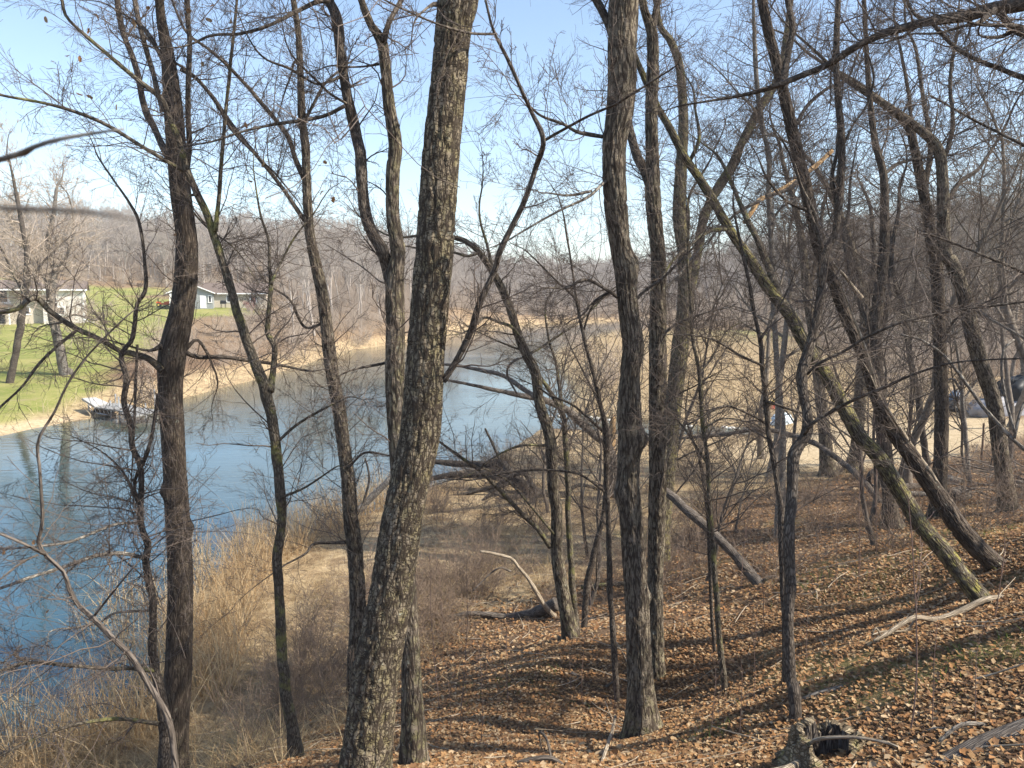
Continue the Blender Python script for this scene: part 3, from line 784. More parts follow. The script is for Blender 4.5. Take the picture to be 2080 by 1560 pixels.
tree('bare_tree', 'mossy trunk leaning far left, its foot among leaves at the right edge', 'tree',
     '1995,1222,36 1959,1175,34 1915,1117,34 1871,1067,33 1830,1000,33 1781,924,31 1747,887,30 1717,833,28 1690,782,27 1659,735,26 1629,688,25 1609,648,24 1582,611,24 1555,577,22 1528,533,20 1491,481,18 1467,441,17 1444,400,17 1417,357,16 1387,313,15 1360,259,14 1336,219,13 1313,168,12 1292,118,10 1275,70,8', None, 11.5,
     [('1584,614,17 1572,575,16 1556,530,15 1540,490,13 1515,440,11', 0.6, 'limb_moss'), ('1480,465,9 1440,470,8 1400,500,6', -0.4), ('1400,330,8 1420,280,7 1412,220,5', 0.3)],
     'bark_moss', 'limb_moss', relief=dict(FINE, ch=.07), side=1.5, slen=0.8, moss=0.9, srange=(.5, 1), ltw=4, flare=0.2)
tree('bare_tree', 'split hollow trunk leaning left beside the mossy leaning one', 'tree',
     '2112,1222,42 2080,1195,40 2036,1158,39 1986,1114,38 1945,1067,37 1918,1025,36 1878,968,32 1844,917,30 1807,867,28 1784,816,25 1767,762,23 1747,708,22 1723,655,21 1703,604,20 1684,550,20 1663,505,20 1646,421,21 1626,337,22 1609,263,21 1595,202,20 1579,135,19 1562,67,18 1548,0,17 1540,-60,16', 9.9, 11.0,
     [('1790,816,6 1775,770,7 1760,715,6 1740,660,5', -0.15, 'paledead'), ('1925,1020,8 1890,960,9 1850,905,9 1815,850,7 1795,820,4', -0.17, 'paledead'), ('1590,180,14 1598,120,13 1610,60,12 1600,0,12 1595,-40,11', 0.4),
      ('1610,265,7 1640,215,7 1680,180,6', 0.3), ('1750,605,9 1715,560,6 1690,530,6', -.1, 'paledead'), ('1650,430,7 1600,410,6 1560,365,5 1540,320,3', -.3)],
     'bark_brown', 'limb', relief=dict(RUG, sides=64), crown=3, clen=3.5, side=2.5, slen=0.9, moss=0.05, srange=(.45, 1), ltw=4, flare=0.1)
tree('bare_tree', 'sinuous dark tree rising behind the mossy hollow stump', 'tree',
     '1616,1462,32 1612,1400,25 1607,1377,24 1602,1276,23 1605,1175,24 1602,1074,23 1605,1038,23 1609,991,23 1612,924,24 1636,883,23 1639,840,21 1632,806,21 1629,762,21 1639,722,20 1653,671,19 1666,604,18 1673,520,16 1696,471,14 1706,387,15 1711,303,15 1706,236,13 1698,135,12 1703,0,10 1705,-60,9', None, 8.6,
     [('1632,885,8 1650,860,7 1690,835,7 1740,810,6 1800,785,6 1870,755,5 1950,735,4 2090,728,3', -0.8), ('1640,760,6 1660,740,6 1720,710,6 1760,685,6 1830,655,6 1900,638,6 1960,628,5 2090,612,5', -0.8),
      ('1700,420,9 1690,360,8 1700,310,6', 0.2), ('1710,300,6 1735,250,5 1760,215,5 1775,160,4', 0.2), ('1672,510,9 1662,480,8', 0.1)],
     lmat='limb', side=3, slen=0.8, crown=2, clen=2, ltw=4, srange=(.35, 1))
tree('bare_tree', 'thin dark stem clinging beside the sinuous tree', 'tree',
     '1600,1420,14 1595,1276,13 1589,1175,12 1586,1040,12 1582,1008,12 1572,941,11 1560,873,11 1555,806,11 1548,739,10 1545,695,9 1531,631,8 1521,570,7 1505,500,6 1490,420,4', 8.1, 8.6,
     [('1556,815,7 1600,830,5 1660,850,4', -.2), ('1548,742,6 1500,720,5 1450,690,4 1400,680,3', -.5), ('1556,860,6 1520,840,5 1470,825,4 1420,850,3', -.4), ('1545,690,5 1575,640,5 1600,590,3', .2)],
     lmat='limb', side=5, slen=0.9, ltw=6, srange=(.3, 1))
tree('bare_tree', 'straight thin trunk with a mossy foot, right of the twin trunks', 'tree',
     '1472,1405,15 1466,1340,13 1461,1292,12 1454,1191,12 1446,1090,11 1441,1025,10 1437,941,9 1427,857,9 1420,756,8 1407,688,7 1402,604,6 1397,537,5 1400,450,4', None, None,
     [('1438,945,5 1410,900,5 1390,870,4', 0), ('1420,760,5 1450,720,4 1470,680,3', .2), ('1430,870,5 1470,850,4 1530,860,4 1560,880,3', .1)], lmat='limb_moss', side=5, slen=0.9, ltw=6, srange=(.3, 1))
tree('bare_tree', 'very thin dark stem hugging the straight thin trunk', 'tree', '1452,1330,8 1446,1250,8 1442,1150,8 1438,1060,7 1432,1000,7 1420,930,6', None, None, lmat='limb', side=4, slen=.8, srange=(.3, 1))
tree('bare_tree', 'upright dark trunk with a flared foot seen under the leaning trunks', 'tree',
     '1812,1074,40 1808,1040,30 1806,1000,27 1796,900,26 1785,800,25 1776,700,26 1785,600,21 1795,520,19 1797,421,15 1794,353,14 1777,286,12 1767,202,10 1760,100,8 1755,0,7', None, None,
     [('1780,700,12 1800,640,11 1808,580,10 1812,500,9 1825,430,7', 1.0), ('1794,355,8 1830,330,7 1880,320,5', 0.8), ('1777,690,10 1755,640,10 1728,560,9 1715,480,8', .6)], 'bark_brown', 'limb', relief=dict(RUG, sides=40, step=.05), side=2.5, slen=1.5, crown=2, clen=3, ltw=3, rmin=.004, srange=(.3, 1))
tree('bare_tree', 'straight ridged trunk between the split trunk and the far right trunk', 'tree',
     '1906,1052,36 1908,991,28 1912,890,26 1912,789,25 1908,688,24 1905,587,23 1900,520,22 1895,505,22 1885,440,20 1878,404,19 1858,303,16 1841,252,14 1784,202,12 1733,165,9 1690,140,7', None, None,
     [('1885,440,13 1880,380,12 1890,300,10 1875,200,8 1860,100,6', 1), ('1850,270,8 1848,210,7 1835,130,6 1820,60,4', .5), ('1910,700,6 1940,650,5 1990,620,4', -1)], 'bark_brown', 'limb', relief=dict(RUG, sides=40, step=.05), side=2.5, slen=1.5, ltw=3, rmin=.004, srange=(.3, 1))
tree('bare_tree', 'leaning trunk nearest the right edge with a broad sunlit side', 'tree',
     '2050,1040,38 2046,1020,32 2033,924,30 2020,823,29 1996,749,28 1976,682,28 1959,604,26 1935,537,25 1919,505,24 1915,370,21 1905,303,19 1868,263,16 1801,215,14 1750,182,11 1700,150,8', None, None,
     [('1962,612,9 2000,640,7 2090,690,6', -1.2, 'limb_pale'), ('1917,420,10 1950,370,9 1990,340,7 2040,260,5', .6), ('1912,340,9 1935,260,8 1930,160,7 1945,60,5', .6)], 'bark_grey', 'limb', relief=dict(RUG, sides=44, step=.05), side=2.5, slen=1.5, ltw=3, rmin=.004, moss=.2, srange=(.3, 1))
tree('bare_tree', 'crooked thin trunk left of the straight ridged trunk, on the sandy path', 'tree',
     '1886,965,15 1871,857,13 1865,806,14 1851,739,12 1841,671,12 1828,604,11 1814,570,11 1812,500,9 1800,430,8 1790,360,6', None, None, [('1842,675,6 1862,640,5 1858,600,4', .3)], lmat='limb', side=3, slen=1.3, rmin=.004, srange=(.35, 1), ltw=3)
tree('bare_tree', 'thin pale stem standing before the sandy path at right', 'tree',
     '1970,990,10 1962,890,9 1955,823,8 1953,780,7 1945,720,5 1930,650,4', None, None, [('1955,800,5 1935,770,4 1915,780,3', 0), ('1955,815,4 1985,770,4 2000,740,3', .3)], lmat='limb_pale', side=3, slen=1.0, rmin=.004, srange=(.4, 1))
tree('bare_tree', 'broad grey trunk at the near edge of the sandy path', 'tree',
     '1684,966,38 1680,940,28 1675,880,24 1666,800,22 1655,700,20 1640,600,17 1630,500,14 1615,420,11 1590,330,8', None, None, [('1640,600,10 1660,520,9 1670,430,7', 1)], 'bark_grey', 'limb', relief=dict(RUG, sides=36, step=.08), side=2.5, slen=2, rmin=.006, srange=(.4, 1), ltw=3)
tree('bare_tree', 'second grey trunk by the sandy path, right of the broad one', 'tree',
     '1733,958,34 1738,920,25 1742,880,23 1750,760,22 1758,650,20 1742,560,18 1722,480,15 1690,400,11 1650,330,8', None, None, [('1755,640,11 1775,540,10 1770,440,8', 1)], 'bark_grey', 'limb', relief=dict(RUG, sides=36, step=.08), side=2.5, slen=2, rmin=.006, srange=(.4, 1), ltw=3)
tree('bare_tree', 'pale thin trunk rising left of the big diagonal trunk into the sky', 'tree',
     '1590,900,13 1580,760,12 1572,640,11 1568,518,11 1565,454,11 1561,387,10 1563,320,10 1551,269,10 1541,202,9 1535,135,9 1531,34,7 1530,-40,6', 19, 19, [('1565,450,6 1590,420,5 1625,400,4', .5), ('1551,270,6 1530,220,5 1500,190,4', 0)], lmat='limb_pale', side=4, slen=1.6, rmin=.004, srange=(.4, 1), crown=2, clen=2.5, ltw=4)
tree('bare_tree', 'tree outside the right edge sending a thick dark limb across the upper right sky', 'tree',
     '2420,1330,110 2400,1000,90 2370,700,80 2340,420,74 2320,200,66 2310,0,60 2300,-200,50', 6.6, 6.2,
     [('2330,60,46 2220,20,36 2120,4,28 2080,8,26 2020,18,25 1969,30,22 1885,44,17 1801,67,15 1733,98,14 1683,131,13 1616,158,12 1582,172,11 1515,192,8 1440,205,5 1380,215,3', 0.6), ('2325,220,24 2200,190,16 2080,158,10 2020,135,9 1969,114,8 1935,91,8 1892,47,7 1858,30,6 1838,-10,5', 0.7),
      ('2030,25,14 2060,60,13 2090,70,12', -.3), ('2020,20,11 1985,48,9 1960,52,6', -.2), ('2200,15,14 2110,60,11 2060,52,9 1990,50,6 1950,40,4', -.3), ('2060,62,9 2030,75,7 1990,72,4', -.2),
      ('2340,420,16 2200,360,10 2090,300,7 1990,250,5 1900,200,4', -.3), ('2360,700,14 2220,640,9 2090,560,7 2000,520,5 1900,480,4', -.4)],
     lmat='limb', side=1, slen=0.8, crown=4, clen=3, ltw=4)
# dead, broken and fallen timber
def timber(name, label, cat, s, Y0, Y1, mat='deadwood', extra=(), group=None, sag=None):
    lp = parse(s)
    q, r = world_line(lp, Y0, Y1)
    base = q[np.argmin(q[:, 2])].copy()
    root = thing(name, label, cat, base, group)
    limb_part('trunk' if cat in ('tree', 'log') else 'stem', q, r, M[mat], root, base, 12, 0.05)
    for e in extra:
        q2, r2 = world_line(parse(e[0]), e[1], e[2])
        limb_part(e[4] if len(e) > 4 else 'branch', q2, r2, M[e[3]], root, base, 8, 0.05)
    return root
def gy(px, py):
    return G(px, py)[1]
ya, yb = gy(1243, 1010), 21.0
timber('fallen_tree', 'broken tree fallen out over the water with a torn orange stump beside the twin trunks', 'tree',
       '1246,1010,18 1243,925,18 1216,890,17 1188,867,16 1151,833,15 1107,813,13 1060,803,11 1010,793,9 959,782,7 909,772,5', ya, yb, 'deadwood',
       (('1240,1010,20 1242,930,16 1245,870,14 1246,842,8', ya, ya, 'rawwood', 'split_stump'), ('1100,812,11 1077,799,11 1043,776,10 1020,762,9 976,752,8 926,742,6 860,738,5 780,738,4', yb - 1, yb + 2, 'deadwood'), ('1050,800,4 1030,760,4 1042,735,5 1080,720,4', yb - .5, yb - 1, 'deadwood')))
yc = gy(1094, 1010)
timber('fallen_tree', 'dark rotting tree lying over the cattails at the water edge', 'tree', '1150,1010,24 1094,1003,25 1070,991,24 1043,974,23 993,964,20 926,964,15 878,972,11 850,980,7', yc, yc + 1.5, 'rotten',
       (('1060,985,18 1035,958,18 1020,941,17 993,944,17 932,942,14 878,937,10', yc, yc + 2.0, 'rotten'), ('1100,1008,20 1060,1010,22 1027,1018,22 979,1032,22 952,1046,18 930,1058,10', yc, yc - .8, 'rotten'), ('1085,1005,8 1088,1030,9 1080,1045,6', yc, yc, 'rotten'), ('1020,945,6 1000,900,5 985,870,4', yc + 1, yc + 1, 'rotten'), ('1090,1000,12 1060,960,11 1010,985,10 960,1000,8 900,1010,5', yc - .3, yc + .4, 'rotten'), ('1045,975,9 1000,1000,8 960,1045,7 935,1090,5', yc, yc - 1.2, 'rotten'), ('1140,1006,10 1180,985,8 1230,1000,6', yc + .2, yc + .8, 'rotten')))
yd = gy(1542, 1190)
timber('fallen_tree', 'dead trunk slanting to its foot right of the straight thin trunk', 'tree', '1546,1192,26 1520,1160,22 1457,1090,20 1400,1040,19 1365,1008,17 1330,980,14', yd, yd + 1.5, 'deadwood', (('1548,1190,10 1556,1175,9 1575,1170,5', yd, yd, 'deadwood'),))
ye = gy(1791, 1022)
timber('fallen_branch', 'long arching dead limb between the dark clump and the flared trunk', 'branch', '1793,1025,15 1750,974,13 1717,944,12 1666,907,11 1616,887,11 1548,872,9 1464,883,8 1380,890,6', ye, ye + 5, 'deadwood')
yf = gy(1060, 1262)
timber('fallen_log', 'crumbling brown log lying left of the middle clump', 'log', '1130,1226,30 1100,1238,24 1077,1246,18 1027,1252,13 959,1246,11 909,1254,8', yf, yf + .5, 'deadwood', (('1150,1275,10 1125,1250,11 1104,1226,10 1077,1181,8 1053,1151,7 1037,1134,6 1000,1124,6 975,1120,5', yf, yf - .4, 'paledead'), ('1037,1160,5 1010,1155,4 960,1200,3', yf, yf - .3, 'deadwood')))
yg = gy(1500, 1480)
timber('fallen_log', 'mossy log lying across the path side right of the middle clump', 'log', '1180,1192,9 1250,1186,9 1310,1180,9', gy(1240, 1200), gy(1240, 1200) + .2, 'limb_moss')
yh = gy(1900, 1262)
timber('fallen_branch', 'bleached bent branch on the leaves below the mossy leaning trunk', 'branch', '2050,1212,12 2000,1218,12 1950,1242,12 1900,1258,12 1860,1254,11 1830,1268,10 1800,1288,9 1775,1302,6', yh, yh - .5, 'paledead', (('1860,1256,5 1840,1280,4 1800,1282,4 1770,1290,3', yh - .2, yh - .4, 'paledead'), ('1790,1295,4 1780,1275,4 1770,1290,3', yh - .45, yh - .5, 'paledead')))
yi = gy(1640, 1420)
timber('fallen_branch', 'short bark-covered stick lying right of the sinuous tree foot', 'branch', '1628,1422,9 1660,1408,9 1700,1398,9 1712,1394,8', gy(1628, 1425), gy(1712, 1400), 'limb_pale')
timber('fallen_branch', 'thin pale stick laid across the hollow stump', 'branch', '1637,1522,8 1655,1503,8 1700,1497,7 1750,1499,7 1800,1508,6 1835,1522,5', gy(1680, 1545) - .05, gy(1835, 1526), 'paledead')
timber('fallen_branch', 'grey forked branch on the leaves at lower right', 'branch', '2010,1472,9 1960,1470,9 1935,1482,8 1915,1500,7 1900,1520,6', gy(2010, 1476), gy(1900, 1522), 'limb_pale', (('1935,1482,5 1900,1478,4 1870,1490,3', gy(1935, 1485), gy(1880, 1490), 'limb_pale'),))
timber('fallen_branch', 'dark knobby stick lying left of the twin trunk feet', 'branch', '1160,1368,11 1185,1380,10 1205,1392,9 1222,1400,8 1245,1385,4', gy(1160, 1372), gy(1225, 1404), 'deadwood')
timber('fallen_branch', 'crooked arched stick in the shade at bottom centre', 'branch', '1045,1552,10 1080,1542,11 1120,1540,11 1150,1560,8', gy(1045, 1556), gy(1150, 1559), 'deadwood', (('1120,1540,6 1110,1500,6 1095,1488,5 1100,1520,4', gy(1120, 1545), gy(1100, 1540), 'deadwood'),))
timber('fallen_branch', 'slender pale stick pointing up the slope below the twin trunks', 'branch', '1218,1560,8 1232,1520,8 1245,1480,7 1250,1455,5', gy(1218, 1562), gy(1250, 1500), 'paledead')
timber('fallen_log', 'big shaded brown log in the bottom right corner', 'log', '2200,1480,120 2080,1520,110 1980,1548,100 1900,1590,85', 4.6, 4.4, 'deadwood')
yj = 17.0
timber('broken_branch', 'torn branch with raw orange wood hanging in the upper right trees', 'branch', '1512,452,9 1530,425,10 1545,405,10 1570,395,9 1612,370,10 1640,350,9 1665,330,9 1690,306,8', yj, yj + .8, 'rawwood', (('1545,407,7 1500,430,6 1470,458,5 1440,470,3', yj, yj, 'deadwood'), ('1620,366,8 1600,385,8 1555,400,7', yj + .1, yj + .1, 'deadwood')))
timber('fallen_log', 'lichened log slanting at the waterline behind the thickest trunk', 'log', '695,1062,14 730,1035,15 760,1005,15 790,975,13 815,945,10', gy(700, 1070), gy(700, 1070) + 1, 'limb_pale', (('735,1030,5 750,975,5 742,930,4', gy(700, 1070) + .3, gy(700, 1070), 'deadwood'),))
# bright bent saplings at the right edge
for s_, lb in (('2095,925,9 2050,885,8 2000,830,8 1960,775,7 1915,720,6 1870,690,5 1830,680,4', 'pale arching stem bending in from the right edge'), ('2060,890,6 2075,830,6 2105,780,5', 'short pale stem crossing the arching one at the right edge'),
               ('2062,880,5 2045,820,6 2035,760,6 2040,710,5 2060,690,4', 'curved whitish stem before the dark tarp shelter')):
    timber('sapling', lb, 'sapling', s_, 7.2, 7.4, 'limb_pale')
# sprays of the finest twigs, shared by all traced trees
SPR = []
for k in range(4):
    g = Geo()
    a, b = grow(np.zeros((1, 3)), np.array([[0, 0, 1.]]), np.array([1.0]), np.array([.005]), 7, .13, .0, .35, .0022)
    g.add(*tubes(a, b, 3))
    twiggery(g, a, b, np.array([.5]), ((8, .1, 1, .4, 1.0, 1, .6, 5, 3, .15, .0), (4, .1, 1, .4, 1.0, .5, .7, 4, 3, .16, .0)), .0021)
    rt, bs, pts = SPRAYS[5 + k]
    SPR.append(g.build('twig_spray', M['twig'], rt, pts[2, :3] - bs, True))
def spray_part(rt, base, pts):
    me = bpy.data.meshes.new('fine_twigs')
    n_ = len(pts)
    me.vertices.add(n_)
    me.vertices.foreach_set('co', (pts[:, :3] - base).astype(np.float32).ravel())
    eu = np.array([(Vector(d).to_track_quat('Z', 'Y') @ Quaternion((0, 0, 1), r_)).to_euler() for d, r_ in zip(pts[:, 3:6], rng.uniform(0, 6.28, n_))])
    at = me.attributes.new('turn', 'FLOAT_VECTOR', 'POINT')
    at.data.foreach_set('vector', eu.astype(np.float32).ravel())
    at = me.attributes.new('size', 'FLOAT', 'POINT')
    at.data.foreach_set('value', (pts[:, 6] * rng.uniform(.5, 1.15, n_)).astype(np.float32))
    o = obj('fine_twigs', me, rt, kind='stuff')
    o.modifiers.new('scatter', 'NODES').node_group = SPNG
ng = SPNG = bpy.data.node_groups.new('sprays', 'GeometryNodeTree')
ng.interface.new_socket('Geometry', in_out='INPUT', socket_type='NodeSocketGeometry')
ng.interface.new_socket('Geometry', in_out='OUTPUT', socket_type='NodeSocketGeometry')
gi, go, iop, jn = (ng.nodes.new(k) for k in ('NodeGroupInput', 'NodeGroupOutput', 'GeometryNodeInstanceOnPoints', 'GeometryNodeJoinGeometry'))
for src in SPR:
    oi = ng.nodes.new('GeometryNodeObjectInfo')
    oi.transform_space = 'ORIGINAL'
    oi.inputs['Object'].default_value = src
    oi.inputs['As Instance'].default_value = True
    ng.links.new(oi.outputs['Geometry'], jn.inputs[0])
def nattr(nm, dt):
    a_ = ng.nodes.new('GeometryNodeInputNamedAttribute')
    a_.data_type = dt
    a_.inputs[0].default_value = nm
    return a_.outputs[0]
rv = ng.nodes.new('FunctionNodeRandomValue')
rv.data_type = 'INT'
rv.inputs[4].default_value, rv.inputs[5].default_value = 0, 3
iop.inputs['Pick Instance'].default_value = True
er = ng.nodes.new('FunctionNodeEulerToRotation')
ng.links.new(nattr('turn', 'FLOAT_VECTOR'), er.inputs[0])
for a_, b_ in ((gi.outputs[0], 'Points'), (jn.outputs[0], 'Instance'), (rv.outputs[2], 'Instance Index'), (er.outputs[0], 'Rotation'), (nattr('size', 'FLOAT'), 'Scale')):
    ng.links.new(a_, iop.inputs[b_])
ng.links.new(iop.outputs[0], go.inputs[0])
for rt, bs, pts in SPRAYS:
    spray_part(rt, bs, pts)
# out of focus twigs just beside the lens
base = np.array([-0.8, 0.95, tz(-0.8, 0.95)])
root = thing('sapling', 'blurred sapling twigs reaching in from the left edge close to the lens', 'sapling', base)
st = np.array([base - [0, 0, .1], base + [.02, 0, 1.0], base + [-.02, -.05, 1.9], base + [.03, -.1, 2.8]])
limb_part('stem', st, np.array([.012, .01, .008, .004]), M['limb_pale'], root, base, 8, .05)
q, r = world_line(parse('-120,350,13 -30,332,12 30,315,11 45,312,14 60,302,10 110,285,9 180,272,7 252,262,4'), .9, .82)
limb_part('branch', np.vstack([base + [-.01, -.03, 1.55], q]), np.concatenate([[.006], r]), M['limb_pale'], root, base, 8, .02)
q, r = world_line(parse('-150,400,16 -30,420,14 60,425,13 150,428,12 230,438,8 275,444,4'), .42, .36)
limb_part('branch', np.vstack([base + [-.015, -.04, 1.4], q]), np.concatenate([[.004], r]), M['limb_pale'], root, base, 8, .02)
# ------------------------------------------------------------------ woods: bare trees copied one by one
def clone(me_or_obj, name, loc, rz, sc_, label, cat, group):
    o = bpy.data.objects.new(name, me_or_obj)
    link(o)
    o.location = [float(c) for c in loc]
    o.rotation_euler = (0, 0, float(rz))
    o.scale = (sc_, sc_, sc_)
    o['label'], o['category'], o['group'] = label, cat, group
    return o
def scatter(n, xr, yr, mind, ok, tries=40):
    out = np.zeros((0, 2))
    for _ in range(tries * n):
        if len(out) >= n:
            break
        p = np.array([rng.uniform(*xr), rng.uniform(*yr)])
        if len(out) and np.min(np.hypot(*(out - p).T)) < mind:
            continue
        if not ok(p):
            continue
        out = np.vstack([out, p])
    return out
def S1(p, poly):
    return float(sdf(np.array([p[0]]), np.array([p[1]]), poly)[0])
far_spec = ((7, .15, 1, .4, 1.0, .5, .6, 5, 3, .20, .08), (7, .1, 1, .4, 1.1, .5, .6, 4, 3, .22, .06), (4, .1, 1, .4, 1.1, .6, .65, 3, 3, .22, .04))
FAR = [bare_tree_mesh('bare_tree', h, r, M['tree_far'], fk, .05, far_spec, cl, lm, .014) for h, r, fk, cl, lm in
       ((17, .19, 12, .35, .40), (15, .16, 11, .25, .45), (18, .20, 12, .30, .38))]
mid_spec = ((7, .15, 1, .4, 1.1, .48, .6, 6, 4, .24, .04), (7, .1, 1, .4, 1.2, .5, .6, 5, 3, .26, .03), (4, .1, 1, .5, 1.2, .6, .65, 4, 3, .26, .02))
MID = [bare_tree_mesh('bare_tree', h, r, M['tree_mid'], fk, ln, mid_spec, cl, lm, .0065, .10) for h, r, fk, ln, cl, lm in
       ((17, .20, 13, .08, .3, .42), (15, .16, 12, .12, .25, .45), (18, .22, 13, .05, .35, .40))]
nt_ = 0
def plant(pts, kinds, label, group, smin=.85, smax=1.15):
    for p in pts:
        me = kinds[int(rng.integers(len(kinds)))]
        clone(me, 'bare_tree', (p[0], p[1], tz(*p)), rng.uniform(0, 6.28), rng.uniform(smin, smax), label, 'tree', group)
A_ = scatter(80, (-150, 0), (152, 215), 4.5, lambda p: p[0] > -0.9 * p[1] and S1(p, LAKE) > 12 and S1(p, LAWN) > 2)
plant(A_, FAR, 'bare grey tree on the wooded hill behind the houses', 'trees on the hill behind the houses', .75, 1.0)
B1 = scatter(26, (-36, 8), (68, 150), 4.5, lambda p: S1(p, LAKE) > 4 and S1(p, LAWN) > 5 and not (-66 < p[0] < -38 and p[1] > 118) and p[0] / p[1] > -0.29)
plant(B1, FAR, 'bare grey tree on the brushy far bank right of the lawn', 'trees on the brushy far bank', .7, 1.0)
B2 = scatter(62, (-10, 160), (165, 290), 6, lambda p: S1(p, LAKE) > 4 and abs(p[0]) < .75 * p[1])
plant(B2, FAR, 'bare grey tree in the far woods across the lake', 'trees in the woods across the lake', .6, .85)
C1 = scatter(100, (10, 120), (32, 160), 3.0, lambda p: S1(p, LAKE) > 6 and S1(p, REEDS) > 9 and S1(p, SAND) > 1.5 and S1(p, LAWN2) > 3 and .30 < p[0] / p[1] < .78)
plant(C1, MID, 'bare tree in the dense woods beyond the sandy path', 'trees in the right hand woods', .75, 1.1)
C2 = [(9.5, 27.5), (13.2, 25), (17.5, 26.5), (21, 30), (16.2, 22.2), (23, 24), (11, 33), (24.5, 37), (15.5, 17.5)]
ORD = ('first', 'second', 'third', 'fourth', 'fifth', 'sixth', 'seventh', 'eighth', 'ninth')
for k, p in enumerate(sorted(C2, key=lambda p: p[0] / p[1])):
    plant([p], MID, 'bare tree on the leafy flat before the sandy path, %s from the left' % ORD[k], 'trees on the leafy flat', .7, .95)
for k, p in enumerate([(11.5, 8.6), (15, 5.5), (24, 10)]):
    plant([p], MID, 'bare tree on the slope beyond the right edge, %s nearest the camera' % ORD[k], 'trees on the slope at right', .8, 1.0)
# ------------------------------------------------------------------ shrubs
def shrub_mesh(name, h, stems, mat, rmin, spread=.5):
    g = Geo()
    D = np.column_stack([rng.normal(size=(stems, 2)) * spread, np.ones(stems)])
    p0 = np.column_stack([rng.normal(size=(stems, 2)) * .22 * h * .5, np.full(stems, -.1)])
    L = h * rng.uniform(.6, 1.1, stems)
    a, b = grow(p0, D, L, np.full(stems, rmin * 2.2), 7, .12, .03, .3, rmin)
    g.add(*tubes(a, b, 4))
    twiggery(g, a, b, L, ((7, .15, 1, .3, .9, .45, .7, 5, 3, .2, .05), (5, .1, 1, .4, 1.0, .5, .8, 4, 3, .2, .03)), rmin)
    return mesh(name, np.concatenate(g.V), [np.concatenate(g.F[4])], mat)
SH = [shrub_mesh('bare_shrub', h, k, M['shrub'], .008, sp) for h, k, sp in ((3.2, 13, .4), (2.4, 15, .6), (4.2, 12, .3))]
M['shrub_near'] = plain('near_shrub_bark', (.23, .17, .125), .9, .4, 4)
SHN = [shrub_mesh('bare_shrub', h, k, M['shrub_near'], .003, sp) for h, k, sp in ((1.6, 9, .5), (1.1, 10, .7))]
def bushes(pts, kinds, label, group, a=.7, b=1.25):
    for p in pts:
        clone(kinds[int(rng.integers(len(kinds)))], 'bare_shrub', (p[0], p[1], tz(*p)), rng.uniform(0, 6.28), rng.uniform(a, b), label, 'shrub', group)
bushes(scatter(60, (-40, 10), (50, 135), 2.0, lambda p: .8 < S1(p, LAKE) < 26 and S1(p, LAWN) > .8 and p[0] / p[1] > -.50), SH, 'tangled leafless shrub on the far bank between lawn and water', 'shrubs on the far bank')
bushes(scatter(80, (-30, 120), (140, 260), 3.5, lambda p: .5 < S1(p, LAKE) < 22 and abs(p[0]) < .72 * p[1] and p[0] / p[1] > -.2), SH, 'leafless shrub at the foot of the far woods', 'shrubs below the far woods', .8, 1.3)
bushes(scatter(95, (14, 90), (38, 130), 2.0, lambda p: S1(p, REEDS) > 1 and S1(p, SAND) > .8 and S1(p, LAKE) > 4 and S1(p, LAWN2) > 1 and .28 < p[0] / p[1] < .74), SH, 'leafless shrub in the understory beyond the sandy path', 'shrubs in the right hand woods')
bushes(scatter(44, (-4, 13), (12.5, 31), .9, lambda p: S1(p, LAKE) > .6 and S1(p, SAND) > 1), SHN, 'low leafless shrub in the dry grass near the bank', 'low shrubs near the bank')
YT = [bare_tree_mesh('young_tree', h, r, M['limb'], 12, .12, ((6, .15, 1, .5, 1.2, .5, .6, 5, 3, .28, .02), (4, .1, 1, .5, 1.2, .5, .65, 4, 3, .28, .02)), .25, .34, .004, .12) for h, r in ((6.5, .05), (8, .065), (5, .04))]
for p in scatter(24, (1, 26), (15, 42), 1.6, lambda p: .02 < p[0] / p[1] < .68 and S1(p, SAND) > .4 and S1(p, LAKE) > 1.0 and S1(p, REEDS) > 1):
    clone(YT[int(rng.integers(3))], 'young_tree', (p[0], p[1], tz(*p)), rng.uniform(0, 6.28), rng.uniform(.6, 1.2), 'thin young bare tree in the understory between bank and path', 'tree', 'young trees in the understory')
